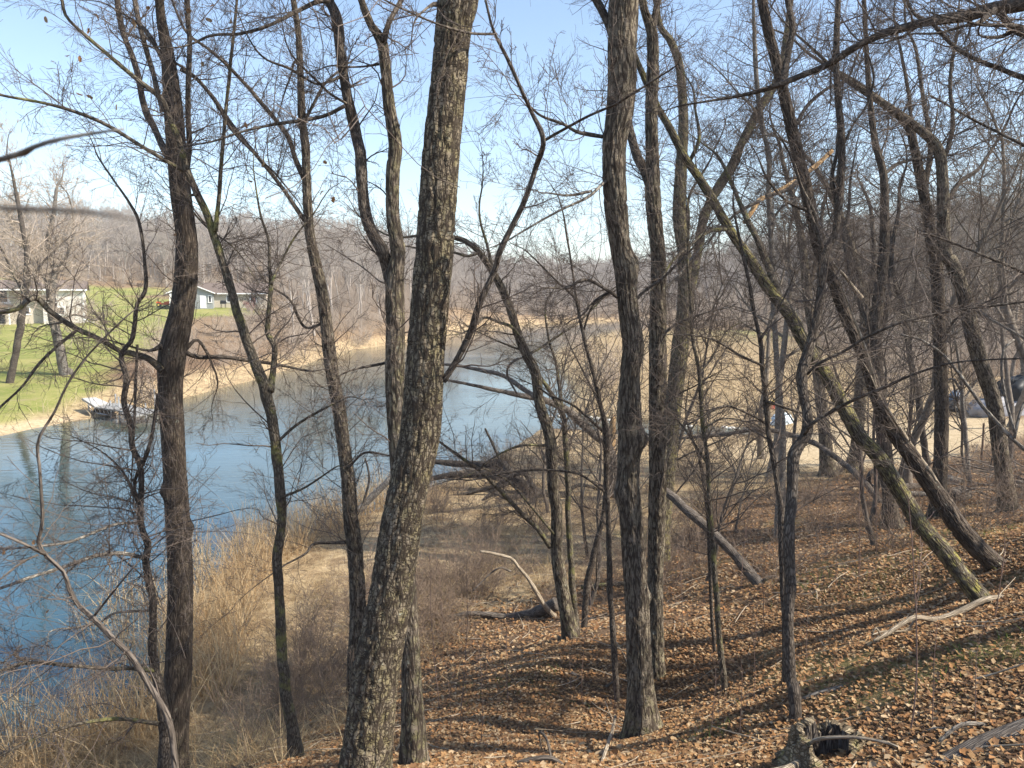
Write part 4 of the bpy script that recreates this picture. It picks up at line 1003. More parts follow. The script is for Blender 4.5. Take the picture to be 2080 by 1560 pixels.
# far woods and thickets that read as one mass
def mass(name, pts, sources, smin, smax, label, cat):
    me = bpy.data.meshes.new(name)
    z = terrain(pts[:, 0], pts[:, 1]) - .1
    me.vertices.add(len(pts))
    me.vertices.foreach_set('co', np.column_stack([pts, z]).astype(np.float32).ravel())
    o = obj(name, me, kind='stuff', label=label, category=cat)
    ng = bpy.data.node_groups.new(name, 'GeometryNodeTree')
    ng.interface.new_socket('Geometry', in_out='INPUT', socket_type='NodeSocketGeometry')
    ng.interface.new_socket('Geometry', in_out='OUTPUT', socket_type='NodeSocketGeometry')
    n = ng.nodes
    gi, go, iop, jn = n.new('NodeGroupInput'), n.new('NodeGroupOutput'), n.new('GeometryNodeInstanceOnPoints'), n.new('GeometryNodeJoinGeometry')
    for src in sources:
        oi = n.new('GeometryNodeObjectInfo')
        oi.transform_space = 'ORIGINAL'
        oi.inputs['Object'].default_value = src
        oi.inputs['As Instance'].default_value = True
        ng.links.new(oi.outputs['Geometry'], jn.inputs[0])
    def rnd(dt, lo, hi, seed):
        r = n.new('FunctionNodeRandomValue')
        r.data_type = dt
        k = {'INT': 4, 'FLOAT': 2, 'FLOAT_VECTOR': 0}[dt]
        r.inputs[k].default_value, r.inputs[k + 1].default_value = lo, hi
        r.inputs['Seed'].default_value = seed
        return r.outputs[{'INT': 2, 'FLOAT': 1, 'FLOAT_VECTOR': 0}[dt]]
    iop.inputs['Pick Instance'].default_value = True
    ng.links.new(gi.outputs[0], iop.inputs['Points'])
    ng.links.new(jn.outputs[0], iop.inputs['Instance'])
    ng.links.new(rnd('INT', 0, len(sources) - 1, 1), iop.inputs['Instance Index'])
    ng.links.new(rnd('FLOAT_VECTOR', (0, 0, 0), (0, 0, 6.28), 2), iop.inputs['Rotation'])
    ng.links.new(rnd('FLOAT', smin, smax, 3), iop.inputs['Scale'])
    ng.links.new(iop.outputs[0], go.inputs[0])
    o.modifiers.new('scatter', 'NODES').node_group = ng
    return o
def pick(n, xr, yr, ok):
    x, y = rng.uniform(*xr, n), rng.uniform(*yr, n)
    k = ok(x, y)
    return np.column_stack([x[k], y[k]])
tsrc = {o.data.name: o for o in sc.objects if o.name.startswith('bare_tree') and o.type == 'MESH'}
fsrc = [tsrc[m.name] for m in FAR if m.name in tsrc]
ssrc = {o.data.name: o for o in sc.objects if o.name.startswith('bare_shrub')}
bsrc = [ssrc[m.name] for m in SH if m.name in ssrc]
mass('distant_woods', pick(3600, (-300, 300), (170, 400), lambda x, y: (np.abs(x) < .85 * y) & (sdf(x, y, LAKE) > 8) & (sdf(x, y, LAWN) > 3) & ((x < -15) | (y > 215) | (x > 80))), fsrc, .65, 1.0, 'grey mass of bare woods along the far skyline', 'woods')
mass('distant_brush', pick(9000, (-220, 220), (60, 320), lambda x, y: (np.abs(x) < .8 * y) & (sdf(x, y, LAKE) > .8) & (sdf(x, y, LAWN) > .8) & (sdf(x, y, REEDS) > 1.5) & (sdf(x, y, LAWN2) > 1) & ((x > -.29 * y) | (y > 150)) & ((x > .3 * y) | (x < 6) | (y > 140))), bsrc, .7, 1.25, 'tangled leafless undergrowth filling the far woods', 'brush')
nsrc = [ssrc[m.name] for m in SHN if m.name in ssrc]
bb2 = pick(150, (-4.2, 1.5), (9.3, 19), lambda x, y: (sdf(x, y, LAKE) > .5) & (sdf(x, y, LEAFZONE) > -.3) & (fbm(x * .7, y * .7, 17) > .42))
mass('bank_brush', np.vstack([bb2, pick(650, (-6, 22), (10.5, 42), lambda x, y: (sdf(x, y, LAKE) > .5) & (x > -.36 * y) & (x < .66 * y) & (sdf(x, y, SAND) > .6) & (sdf(x, y, REEDS) > .5) & (fbm(x * .45, y * .45, 91) > .5) & ((y > 16) | (sdf(x, y, LEAFZONE) > -.4)))]), nsrc, .4, 1.15, 'brown tangle of leafless brush over the low bank', 'brush')
# ------------------------------------------------------------------ reeds, grass and leaves
def blades(pos, h, wd, lean, bend, colr, secs=3):
    n = len(pos)
    az = rng.uniform(0, 2 * math.pi, n)
    dirv = np.column_stack([np.cos(az), np.sin(az), np.zeros(n)])
    fz = rng.uniform(0, math.pi, n)
    sdv = np.column_stack([np.cos(fz), np.sin(fz), np.zeros(n)])
    t = np.linspace(0, 1, secs + 1)[None, :, None]
    lean, bend, h, wd = (np.broadcast_to(np.asarray(x, float), (n,))[:, None, None] for x in (lean, bend, h, wd))
    c = pos[:, None] + dirv[:, None] * (lean * t + bend * t ** 2) * h
    c = c + np.array([0, 0, 1.]) * h * t * np.clip(1 - .45 * (lean + bend * t) ** 2, .1, 1)
    wv = sdv[:, None] * wd * (1 - .85 * t)
    V = np.stack([c - wv, c + wv], 2).reshape(-1, 3)
    b = np.arange(n)[:, None] * (secs + 1) * 2 + np.arange(secs)[None] * 2
    q = np.stack([b, b + 1, b + 3, b + 2], -1).reshape(-1, 4)
    C = np.repeat(np.column_stack([colr, np.ones(n)]), (secs + 1) * 2, 0)
    return V, q, C
def tint(n, a, b, s=.18):
    k = rng.uniform(0, 1, (n, 1))
    return (np.array(a) * (1 - k) + np.array(b) * k) * rng.uniform(1 - s, 1 + s, (n, 1))
def field(n, xr, yr, ok, dist=None):
    x = rng.uniform(*xr, n)
    y = rng.uniform(*yr, n) if dist is None else yr[0] * (yr[1] / yr[0]) ** rng.uniform(0, 1, n)
    k = ok(x, y)
    x, y = x[k], y[k]
    return np.column_stack([x, y, terrain(x, y) - .03])
rp = field(150000, (4, 60), (40, 150), lambda x, y: sdf(x, y, REEDS) < .6)
V, q, C = blades(rp, rng.uniform(.8, 1.5, len(rp)), .012, rng.uniform(0, .25, len(rp)), rng.uniform(0, .3, len(rp)), tint(len(rp), (.62, .49, .30), (.80, .66, .45)), 1)
obj('reed_bed', mesh('reed_bed', V, [q], M['reed'], False, C), kind='stuff', label='pale tan reed bed on the point jutting into the lake', category='reeds')
rp = field(90000, (-60, 60), (36, 215), lambda x, y: (sdf(x, y, LAKE) > -.6) & (sdf(x, y, LAKE) < 2.2 + 2 * fbm(x * .15, y * .15, 77)) & (sdf(x, y, REEDS) > 1) & (x < 26) & ((y > 45) | (x < -10)) & (sdf(x, y, BEACH) > .5))
V, q, C = blades(rp, rng.uniform(.5, 1.3, len(rp)), .018, rng.uniform(0, .5, len(rp)), rng.uniform(0, .4, len(rp)), tint(len(rp), (.62, .49, .30), (.80, .66, .45)), 2)
obj('shore_reeds', mesh('shore_reeds', V, [q], M['reed'], False, C), kind='stuff', label='fringe of dry tan reeds along the far shore', category='reeds')
g = Geo()
rp = field(60000, (-14, 7), (9, 33), lambda x, y: (sdf(x, y, LAKE) > -1.1 - 1.2 * (x < -4)) & (sdf(x, y, LAKE) < 1.6) & (vn(x * 1.1, y * 1.1, 55) > .35) & (rng.uniform(0, 1, x.shape) < np.where(sdf(x, y, LAKE) < -.4, .45, 1)))
rp[:, 2] = np.maximum(rp[:, 2], -.2)
n = len(rp)
hb = rng.uniform(.7, 1.7, n) * np.where(rp[:, 0] < -4.2, 1.0, .42)
g.add(*blades(rp, hb, np.where(rp[:, 0] < -4.2, .0105, .007), rng.uniform(0, .45, n), np.where(rng.uniform(0, 1, n) < .5, rng.uniform(.6, 1.6, n), rng.uniform(0, .3, n)), tint(n, (.46, .30, .15), (.70, .55, .34)), 3))
g.build('cattails', M['reed'], None, None, False, kind='stuff', label='broken dry cattails standing in the shallows along the near bank', category='cattails')
g = Geo()
gp = field(330000, (-9, 14), (8, 36), lambda x, y: (sdf(x, y, LAKE) > .5) & (sdf(x, y, LEAFZONE) > 2.2 * (fbm(x * .8, y * .8, 8) - .5) - rng.exponential(.4, x.shape)) & (sdf(x, y, SAND) > .2) & (rng.uniform(0, 1, x.shape) < .75 - .02 * y))
n = len(gp)
g.add(*blades(gp, rng.uniform(.12, .45, n) * (.45 + 1.5 * sst(.45, .65, fbm(gp[:, 0] * 1.3, gp[:, 1] * 1.3, 44))), .006, rng.uniform(.2, 1.1, n), rng.uniform(.1, .8, n), tint(n, (.34, .235, .125), (.66, .52, .31)), 2))
g.build('matted_grass', M['reed'], None, None, False, kind='stuff', label='matted dry grass covering the low bank', category='grass')
g = Geo()
for c_, k, rr in ((G(1640, 1180), 260, .5), (G(1880, 1090), 260, .6), (G(1950, 1350), 200, .4), (G(1780, 1190), 300, .6), (G(1040, 1390), 220, .5), (G(2050, 1080), 260, .5), (G(1890, 1130), 200, .5), (G(500, 1510), 160, .4), (G(1450, 1490), 90, .2)):
    x, y = c_[0] + rng.normal(0, rr, k), c_[1] + rng.normal(0, rr, k)
    g.add(*blades(np.column_stack([x, y, terrain(x, y) - .01]), rng.uniform(.06, .18, k), .004, rng.uniform(.1, .9, k), rng.uniform(.1, .8, k), tint(k, (.10, .17, .03), (.22, .27, .07)), 2))
g.build('green_grass', M['reed'], None, None, False, kind='stuff', label='small tufts of fresh green grass among the leaves', category='grass')
LEAFC = np.array([(.38, .225, .105), (.26, .142, .07), (.47, .33, .185), (.13, .078, .045), (.40, .205, .085), (.54, .40, .25)])
def litter(n, xr, y0, y1, size, ok):
    y = np.sqrt(rng.uniform(y0 * y0, y1 * y1, n))
    x = rng.uniform(-.75, .85, n) * y
    k = ok(x, y)
    x, y = x[k], y[k]
    n = len(x)
    z = terrain(x, y) + rng.uniform(.002, .035, n)
    az = rng.uniform(0, 6.283, n)
    ax = np.column_stack([np.cos(az), np.sin(az), rng.normal(0, .25, n)])
    sd = np.column_stack([-np.sin(az), np.cos(az), rng.normal(0, .25, n)])
    up = np.cross(ax, sd)
    L = rng.uniform(.4, 1.35, n)[:, None] * size
    c = np.column_stack([x, y, z])
    f = rng.uniform(-.1, .45, n)[:, None]
    V = np.stack([c - ax * L * .5, c + sd * L * .36 + up * f * L * .5 + ax * L * .06, c + ax * L * .55 + up * L * rng.uniform(-.1, .3, n)[:, None], c - sd * L * .36 + up * f * L * .5 + ax * L * .02], 1).reshape(-1, 3)
    b = np.arange(n)[:, None] * 4
    T = np.concatenate([b + [[0, 2, 1]], b + [[0, 3, 2]]])
    col = LEAFC[rng.choice(6, n, p=(.26, .24, .16, .16, .12, .06))] * rng.uniform(.75, 1.2, (n, 1))
    return V, T, np.repeat(np.column_stack([col, np.ones(n)]), 4, 0)
def leafy(x, y):
    return (sdf(x, y, LAKE) > .8) & (sdf(x, y, LEAFZONE) < 2.6 * (fbm(x * .8, y * .8, 8) - .42) + rng.exponential(.35, x.shape)) & (sdf(x, y, SAND) > -.3 + .6 * vn(x * 2, y * 2, 4)) & (fbm(x * .9 + 9, y * .9, 31) < rng.uniform(.55, .9, x.shape))
g = Geo()
for n_, a_, b_, s_ in ((170000, 3, 12, .047), (90000, 12, 24, .07), (34000, 24, 42, .13)):
    g.add(*litter(n_, None, a_, b_, s_, leafy))
g.build('leaf_litter', M['leaf'], None, None, False, kind='stuff', label='brown fallen leaves carpeting the slope', category='leaves')
# the largest leaves, one by one, belong to the forest floor
def leaf_mesh(name, lobes, c):
    th = np.linspace(0, math.pi, 8)
    prof = np.sin(th) ** .8 * .34 * (1 + lobes * np.cos(th * 7))
    xs = -np.cos(th) * .5
    up = .16 * np.sin(th)
    V = np.concatenate([np.column_stack([xs, prof, .10 + up * .3]), np.column_stack([xs, 0 * xs, up * .2]), np.column_stack([xs, -prof, .16 + up * .2])])
    q = [[k + i * 8, k + 1 + i * 8, k + 9 + i * 8, k + 8 + i * 8] for i in (0, 1) for k in range(7)]
    return mesh(name, V, [np.array(q)], M['leaf'], True, np.tile([*c, 1], (24, 1)))
LM = [leaf_mesh('leaf', lb, c) for lb, c in ((.25, LEAFC[0]), (.3, LEAFC[1]), (.1, LEAFC[2]), (.28, LEAFC[4]), (0, LEAFC[5]))]
k = 0
while k < 240:
    y_ = math.sqrt(rng.uniform(3.2 ** 2, 8.5 ** 2))
    x_ = rng.uniform(-.25, .72) * y_
    if not leafy(np.array([x_]), np.array([y_]))[0]:
        continue
    o = obj('leaf', LM[int(rng.integers(5))], FLOOR, (x_, y_, tz(x_, y_) + .03))
    o.rotation_euler = (rng.normal(0, .35), rng.normal(0, .35), rng.uniform(0, 6.28))
    s_ = rng.uniform(.06, .10)
    o.scale = (s_, s_, s_)
    k += 1
# withered leaves still hanging in the upper left crown
for px, py in ((137, 115), (95, 40), (196, 35), (178, 62), (161, 120), (216, 118), (162, 190), (182, 198), (238, 218), (273, 52), (273, 45), (383, 20), (432, 12), (424, 42), (416, 110), (412, 130), (460, 125), (465, 122), (498, 255), (508, 370), (535, 336), (654, 392), (678, 405), (661, 330), (355, 476), (98, 1072), (131, 1074), (6, 1122), (22, 1124), (95, 1241), (70, 1102), (300, 15), (470, 45)):
    o = obj('dry_leaf', LM[int(rng.choice([0, 2, 3]))], None, P(px, py, 8.0), label='withered brown leaf still hanging on a twig at the left', category='leaf', group='withered leaves hanging at the left')
    o.rotation_euler = rng.uniform(0, 6.28, 3)
    s_ = rng.uniform(.045, .07)
    o.scale = (s_, s_, s_)
# sticks and thin saplings on the floor
g = Geo()
x, y = rng.uniform(-4.5, 9, 1500), rng.uniform(4, 24, 1500)
kk = (leafy(x, y) & (rng.uniform(0, 1, 1500) < .45)) | ((sdf(x, y, LEAFZONE) > 0) & (sdf(x, y, LAKE) > .4))
x, y = x[kk], y[kk]
n = len(x)
p0 = np.column_stack([x, y, terrain(x, y) + .03])
D = np.column_stack([rng.normal(size=(n, 2)), rng.uniform(-.05, .15, n)])
a, b = grow(p0, D, rng.uniform(.2, 1.2, n), rng.uniform(.003, .011, n), 6, .12, 0, .5)
b_ = terrain(a[..., 0].ravel(), a[..., 1].ravel()).reshape(n, 6)
a[..., 2] = b_ + .02 + .3 * np.abs(a[..., 2] - p0[:, None, 2])
g.add(*tubes(a, b, 4))
g.build('twig_litter', M['paledead'], None, None, True, kind='stuff', label='small dead sticks strewn over the fallen leaves', category='sticks')
SAP = []
for h in (1.0, 1.5, 2.1, 1.3):
    g = Geo()
    a, b = grow(np.array([[0, 0, -.05]]), np.array([[.08, 0, 1.]]), np.array([h]), np.array([.0055]), 10, .06, .05, .4)
    g.add(*tubes(a, b, 5))
    twiggery(g, a, b, np.array([h * .3]), ((6, .4, 1, .4, 1.0, 1, .5, 5, 3, .2, .1), (2, .3, 1, .4, 1, .5, .7, 4, 3, .2, .05)), .0018)
    SAP.append(mesh('sapling', np.concatenate(g.V), [np.concatenate(g.F[4])], M['twig_red']))
for px, py in ((905, 1320), (1032, 1424), (1088, 1390), (935, 1465), (975, 1520), (893, 1440), (912, 1505), (1160, 1400), (1185, 1435), (1345, 1330), (1505, 1200), (1555, 1288), (1700, 1190), (1745, 1170), (1640, 1350), (1745, 1205), (1780, 1130), (1847, 1490), (1985, 1480), (1893, 1480), (1440, 1500), (1528, 1430), (1385, 1290), (1300, 1210), (1240, 1530), (1520, 1110), (1660, 1100), (2020, 1260), (1940, 1040), (1500, 1500)):
    p = G(px, py)
    clone(SAP[int(rng.integers(4))], 'sapling', p, rng.uniform(0, 6.28), rng.uniform(.7, 1.3), 'spindly knee-high sapling poking up through the leaf litter', 'sapling', 'spindly saplings in the leaf litter')
# ------------------------------------------------------------------ houses, dock and things left about
def siding(name, c, pitch=.2):
    m, t, b = nodes(name)
    v = coord(t)
    w_ = N(t, 'TexWave', wave_type='BANDS', bands_direction='Z', wave_profile='SAW', _Scale=1 / pitch / math.pi / .637)
    t.links.new(v, w_.inputs[0])
    t.links.new(mix(t, noise(t, v, 2, 4), tuple(x * .9 for x in c), c), b.inputs['Base Color'])
    bump(t, b, w_.outputs['Fac'], .8, .03)
    return m
M['white'] = plain('white_paint', (.80, .80, .78), .5, .05)
M['cream'] = siding('cream_siding', (.74, .71, .66))
M['tan'] = siding('tan_siding', (.60, .53, .43))
M['greysid'] = siding('grey_siding', (.34, .36, .37))
M['roof'] = plain('brown_shingles', (.15, .115, .095), .9, .25, 9)
M['glass'] = plain('dark_glass', (.03, .035, .04), .08, .2, 2, .6)
M['deckwood'] = plain('brown_deck_wood', (.16, .11, .08), .8, .25)
M['dark'] = plain('black_rubber', (.02, .02, .022), .6, .2)
M['orange'] = plain('orange_paint', (.62, .10, .02), .4, .1)
M['dockgrey'] = plain('weathered_dock', (.26, .255, .24), .7, .12, 3)
M['ramp_grey'] = plain('pale_ramp', (.38, .375, .36), .6, .12, 3)
M['metal'] = plain('galvanised_pipe', (.55, .56, .57), .4, .1, 5, .5, .6)
M['tarp_dark'] = plain('dark_tarp', (.022, .025, .028), .5, .4, 2)
M['tarp_grey'] = plain('grey_tarp', (.30, .30, .32), .55, .2, 3)
M['tarp_blue'] = plain('blue_tarp', (.12, .18, .26), .55, .25, 3)
M['plastic'] = plain('pale_blue_plastic', (.62, .72, .78), .35, .08, 3)
M['redplastic'] = plain('red_plastic', (.50, .05, .06), .4, .15, 3)
M['yellow'] = plain('yellow_plastic', (.60, .45, .08), .5, .15, 3)
M['stone'] = plain('pale_stone', (.58, .56, .52), .85, .2, 5)
M['moss_wood'] = bark_plain('mossy_rotten_wood', (.17, .13, .085), (.42, .35, .24), (.26, .24, .09), 40, 25)
def window(root, x0, x1, z0, z1, y, mul=1, f=.12):
    o = Geo()
    o.box(((x0 + x1) / 2, y, z1), (x1 - x0 + f, .1, f)).box(((x0 + x1) / 2, y, z0), (x1 - x0 + f * 2, .14, f))
    for k in range(mul + 1):
        o.box((x0 + (x1 - x0) * k / mul, y, (z0 + z1) / 2), (f, .1, z1 - z0 - f))
    wn = o.build('window', M['white'], root)
    Geo().box(((x0 + x1) / 2, y + .03, (z0 + z1) / 2), (x1 - x0 - .02, .03, z1 - z0 - .02)).build('pane', M['glass'], wn)
    return wn
def gable_roof(root, x0, x1, y0, y1, z, rise, along='x', oh=.45, th=.16, name='roof'):
    o = Geo()
    if along == 'x':
        ym = (y0 + y1) / 2
        sl_ = rise / (ym - y0)
        o.quad((x0 - oh, y0 - oh, z - sl_ * oh), (x1 + oh, y0 - oh, z - sl_ * oh), (x1 + oh, ym, z + rise), (x0 - oh, ym, z + rise), th)
        o.quad((x1 + oh, y1 + oh, z - sl_ * oh), (x0 - oh, y1 + oh, z - sl_ * oh), (x0 - oh, ym, z + rise), (x1 + oh, ym, z + rise), th)
    else:
        xm = (x0 + x1) / 2
        sl_ = rise / (xm - x0)
        o.quad((x0 - oh, y1, z - sl_ * oh), (x0 - oh, y0 - oh, z - sl_ * oh), (xm, y0 - oh, z + rise), (xm, y1, z + rise), th)
        o.quad((x1 + oh, y0 - oh, z - sl_ * oh), (x1 + oh, y1, z - sl_ * oh), (xm, y1, z + rise), (xm, y0 - oh, z + rise), th)
    return o.build(name, M['roof'], root)
def prism(g, tri, n0, n1, axis_):
    """a triangular gable wall between two offsets"""
    v = []
    for n_ in (n0, n1):
        for a_, z_ in tri:
            v.append((n_, a_, z_) if axis_ == 'x' else (a_, n_, z_))
    g.add(np.array(v), [[0, 1, 2], [3, 5, 4]])
    g.F.setdefault(4, []).append(np.array([[0, 3, 4, 1], [1, 4, 5, 2], [2, 5, 3, 0]]) + g.n - 6)
# ranch house
b0 = P(350, 626, 128)
gz = min(tz(b0[0] + a, 128 + b) for a in (0, 15) for b in (0, 8)) - .2
H2 = thing('house', 'low ranch house with brown roof and white trimmed grey gable beyond the lawn', 'house', (b0[0], 128, gz), rz=.25)
hz = b0[2] - gz
g = Geo().box((10.8, 4.2, hz / 2 + 1.3), (8.4, 8.0, 2.6 + hz))
prism(g, [(.2, hz + 2.6), (8.2, hz + 2.6), (4.2, hz + 4.2)], 14.75, 14.98, 'x')
g.build('wall', M['tan'], H2)
g = Geo().box((3.3, 3.2, hz / 2 + 1.3), (6.6, 10, 2.6 + hz))
prism(g, [(0.0, hz + 2.6), (6.6, hz + 2.6), (3.3, hz + 3.95)], -1.79, -1.6, 'y')
g.build('gable_wall', M['greysid'], H2, label='grey sided gable wall')
gable_roof(H2, 5.0, 15, .2, 8.2, hz + 2.65, 1.65)
gable_roof(H2, 0, 6.6, -1.8, 6.0, hz + 2.65, 1.35, 'y', name='porch_roof')
Geo().quad((-.5, -2.3, hz + 2.35), (3.3, -2.3, hz + 3.93), (3.3, -2.3, hz + 4.1), (-.5, -2.3, hz + 2.55), .06).quad((3.3, -2.3, hz + 3.93), (7.1, -2.3, hz + 2.35), (7.1, -2.3, hz + 2.55), (3.3, -2.3, hz + 4.1), .06).build('bargeboard', M['white'], H2)
Geo().box((11.3, -.34, hz + 2.42), (8.3, .1, .2)).build('eave_board', M['white'], H2)
Geo().quad((15.47, -.3, hz + 2.3), (15.47, 4.2, hz + 4.15), (15.47, 4.2, hz + 4.32), (15.47, -.3, hz + 2.48), -.06).quad((15.47, 4.2, hz + 4.15), (15.47, 8.7, hz + 2.3), (15.47, 8.7, hz + 2.48), (15.47, 4.2, hz + 4.32), -.06).build('end_bargeboard', M['white'], H2)
Geo().box((.12, -1.95, hz + 1.2), (.3, .3, 2.45)).build('porch_post', M['white'], H2)
d_ = Geo().box((.95, -1.84, hz + 1.05), (1.0, .08, 2.1)).build('door', M['white'], H2)
d_ = Geo().box((5.1, -1.84, hz + 1.05), (.95, .08, 2.1)).build('door', M['white'], H2)
window(H2, 5.95, 6.4, hz + .95, hz + 2.1, -1.84)
window(H2, 8.6, 10.3, hz + 1.0, hz + 2.15, .17, 2)
window(H2, 12.4, 13.4, hz + 1.0, hz + 2.15, .17)
# tall house at the left edge
b1 = P(173, 656, 104)
gz = tz(b1[0] - 4, 106) - .5
H1 = thing('house', 'two storey cream sided house at the left edge above the lawn', 'house', (b1[0], 104, gz), rz=.47)
hz = b1[2] - gz
Wd = 16.5
Geo().box((-2.4, 4, hz / 2 + 2.35), (4.8, 8, 4.7 + hz)).build('wall', M['cream'], H1)
Geo().box((-4.8 - (Wd - 4.8) / 2, 4.6, hz / 2 + 2.35), (Wd - 4.8, 6.8, 4.7 + hz)).build('rear_wall', M['tan'], H1)
gable_roof(H1, -Wd, 0, 0, 8, hz + 4.72, 1.1, oh=.5)
Geo().box((-Wd / 2, -.53, hz + 4.45), (Wd + 1, .08, .2)).build('gutter', M['white'], H1)
Geo().tube([(-.05, -.12, hz + 4.5), (-.05, -.12, hz + .5), (.3, -.2, hz + .25), (1.1, -.3, hz + .05)], .06, 6).build('downspout', M['white'], H1)
Geo().box((-.08, -.04, hz + 2.35), (.22, .1, 4.6)).build('corner_board', M['white'], H1)
window(H1, -3.8, -2.3, hz + 1.15, hz + 2.2, -.03, 1, .2)
window(H1, -11.0, -8.7, hz + 2.75, hz + 4.45, 1.17, 2, .22)
window(H1, -7.2, -6.4, hz + 1.2, hz + 2.2, 1.17, 1, .15)
Geo().box((-10.6, 0, hz + 2.35), (4.6, 2.4, .28)).build('balcony', M['deckwood'], H1)
g = Geo().box((-10.6, -1.12, hz + 3.35), (4.6, .07, .08))
for k in range(24):
    g.box((-12.8 + k * .19, -1.12, hz + 2.9), (.04, .04, .85))
g.build('balcony_railing', M['deckwood'], H1)
for k in (-12.7, -8.5):
    Geo().box((k, -1.0, hz + 1.1), (.16, .16, 2.3)).build('balcony_post', M['white'], H1)
Geo().box((-10.9, 1.16, hz + 1.05), (3.4, .06, 2.0)).build('patio_door', M['glass'], H1)
# red mower
p = G(333, 624)
mw = thing('riding_mower', 'small orange riding mower parked on the lawn beside the ranch house', 'mower', (p[0], p[1], p[2]), rz=.3)
Geo().box((.55, 0, .62), (.95, .75, .5)).box((.75, 0, .9), (.5, .6, .12)).build('hood', M['orange'], mw)
Geo().box((-.45, 0, .5), (1.0, .9, .3)).box((-.8, .42, .75), (.6, .2, .25)).box((-.8, -.42, .75), (.6, .2, .25)).build('chassis', M['orange'], mw)
Geo().box((-.6, 0, .85), (.5, .5, .14)).box((-.85, 0, 1.12), (.12, .5, .5)).build('seat', M['dark'], mw)
Geo().tube([(.1, 0, .8), (-.12, 0, 1.15)], .03, 6).tube([(-.12 + .0 * math.cos(a), .19 * math.cos(a), 1.15 + .16 * math.sin(a)) for a in np.linspace(0, 6.28, 12)], .018, 5).build('steering_wheel', M['dark'], mw)
for x_, y_, r_ in ((.85, .48, .22), (.85, -.48, .22), (-.75, .52, .34), (-.75, -.52, .34)):
    wh = Geo().tube([(x_, y_ - .12, r_), (x_, y_ + .12, r_)], r_, 14).build('wheel', M['dark'], mw)
    Geo().tube([(x_, y_ - .135, r_), (x_, y_ + .135, r_)], r_ * .5, 10).build('rim', M['yellow'], wh)
Geo().box((1.7, 0, .25), (.8, 1.3, .22)).build('mower_deck', M['dark'], mw)
# grill and red twig bush by the ranch house
p = G(454, 627)
gr = thing('barbecue_grill', 'dark grill standing against the tan wall of the ranch house', 'grill', p)
Geo().box((0, 0, .9), (.9, .5, .35)).tube([(-.45, 0, 1.08), (.45, 0, 1.08)], .24, 10).build('lid', M['dark'], gr)
for a in (-.35, .35):
    for b in (-.18, .18):
        Geo().box((a, b, .4), (.05, .05, .8)).build('leg', M['dark'], gr)
M['redtwig'] = plain('red_twig_bark', (.30, .10, .09), .7, .3)
sm = shrub_mesh('red_shrub', 2.2, 16, M['redtwig'], .012, .6)
p = G(512, 632)
obj('red_shrub', sm, None, p, label='reddish leafless shrub at the right end of the ranch house', category='shrub')
# two big trees on the lawn
for nm, pl, lab in ((0, '20,778,15 32,720,14 42,660,14 50,600,13 55,520,11 40,430,8 20,330,4', 'dark lawn tree nearest the left edge in front of the cream house'),
                    (1, '132,762,21 122,710,18 112,660,18 104,600,17 110,540,13 96,500,10 108,440,8 116,380,5', 'stout pale lawn tree leaning left before the cream house')):
    limbs = [('104,600,9 80,540,7 60,490,6 30,460,4', 0), ('112,660,6 150,640,4 190,650,3', -2), ('108,560,7 140,510,5 150,450,4 140,400,3', 1), ('105,610,7 70,600,5 40,620,3', -2)] if nm else [('50,600,7 20,540,5 0,500,4', 0), ('50,580,6 90,530,4 120,500,3', 1)]
    tree('bare_tree', lab, 'tree', pl, None, None, limbs, lmat='limb_pale' if nm else 'limb', tmat='shrub', side=3, slen=3.2, rmin=.012, ltw=4, srange=(.3, 1), sprays=7)
# dock
pa, pb = G(215, 826), None
D0 = Z0(190, 843)
dk = thing('dock', 'grey sectional dock with white posts reaching from the left shore into the lake', 'dock', (D0[0], D0[1], 0))
def dock_pt(px, py, z):
    d = ray(px, py)
    v = np.array([0, 0, CAM_Z]) + d * ((z - CAM_Z) / d[2])
    return v - np.array([D0[0], D0[1], 0])
def slab(name, corners, z, m_, th=.12):
    c = [dock_pt(px, py, zz) for (px, py), zz in zip(corners, z)]
    o = Geo().quad(*c, th)
    return o.build(name, M[m_], dk)
slab('ramp', ((166, 813), (192, 829), (222, 823), (194, 811)), (1.0, .62, .62, 1.0), 'ramp_grey', -.14)
def planks(cs, z, n, m_):
    a, b, c, d = (dock_pt(*p_, z) for p_ in cs)
    for k in range(n):
        f0, f1 = k / n + .006, (k + 1) / n - .006
        Geo().quad(a + (b - a) * f0, a + (b - a) * f1, d + (c - d) * f1, d + (c - d) * f0, -.08).build('plank', M[m_], dk)
planks(((192, 829), (250, 838), (262, 823), (212, 820)), .6, 8, 'dockgrey')
planks(((244, 843), (273, 848), (330, 837), (268, 827)), .52, 7, 'dockgrey')
planks(((248, 838), (262, 841), (275, 827), (258, 823)), .5, 3, 'dockgrey')
for px, py, h_ in ((181, 842, .9), (226, 846, 1.0), (243, 848, 1.3), (236, 834, 1.1), (297, 849, .9), (268, 853, .8), (316, 846, .8), (315, 826, 1.2)):
    c = dock_pt(px, py, 0)
    Geo().tube([c + [0, 0, -1], c + [0, 0, h_]], .05, 7).build('post', M['metal'], dk)
a_, b_ = dock_pt(184, 842, 0), dock_pt(226, 847, 0)
g = Geo().tube([a_ + [0, 0, .15], b_ + [0, 0, .1]], .03, 5)
for k in range(5):
    f0, f1 = k / 5, (k + .5) / 5
    g.tube([a_ + (b_ - a_) * f0 + [0, 0, .5], a_ + (b_ - a_) * f1 + [0, 0, .13]], .022, 5)
g.build('brace', M['metal'], dk)
c = dock_pt(205, 840, .1)
Geo().box(c + [0, .5, .05], (1.1, .7, .5), .2).build('float', M['dark'], dk)
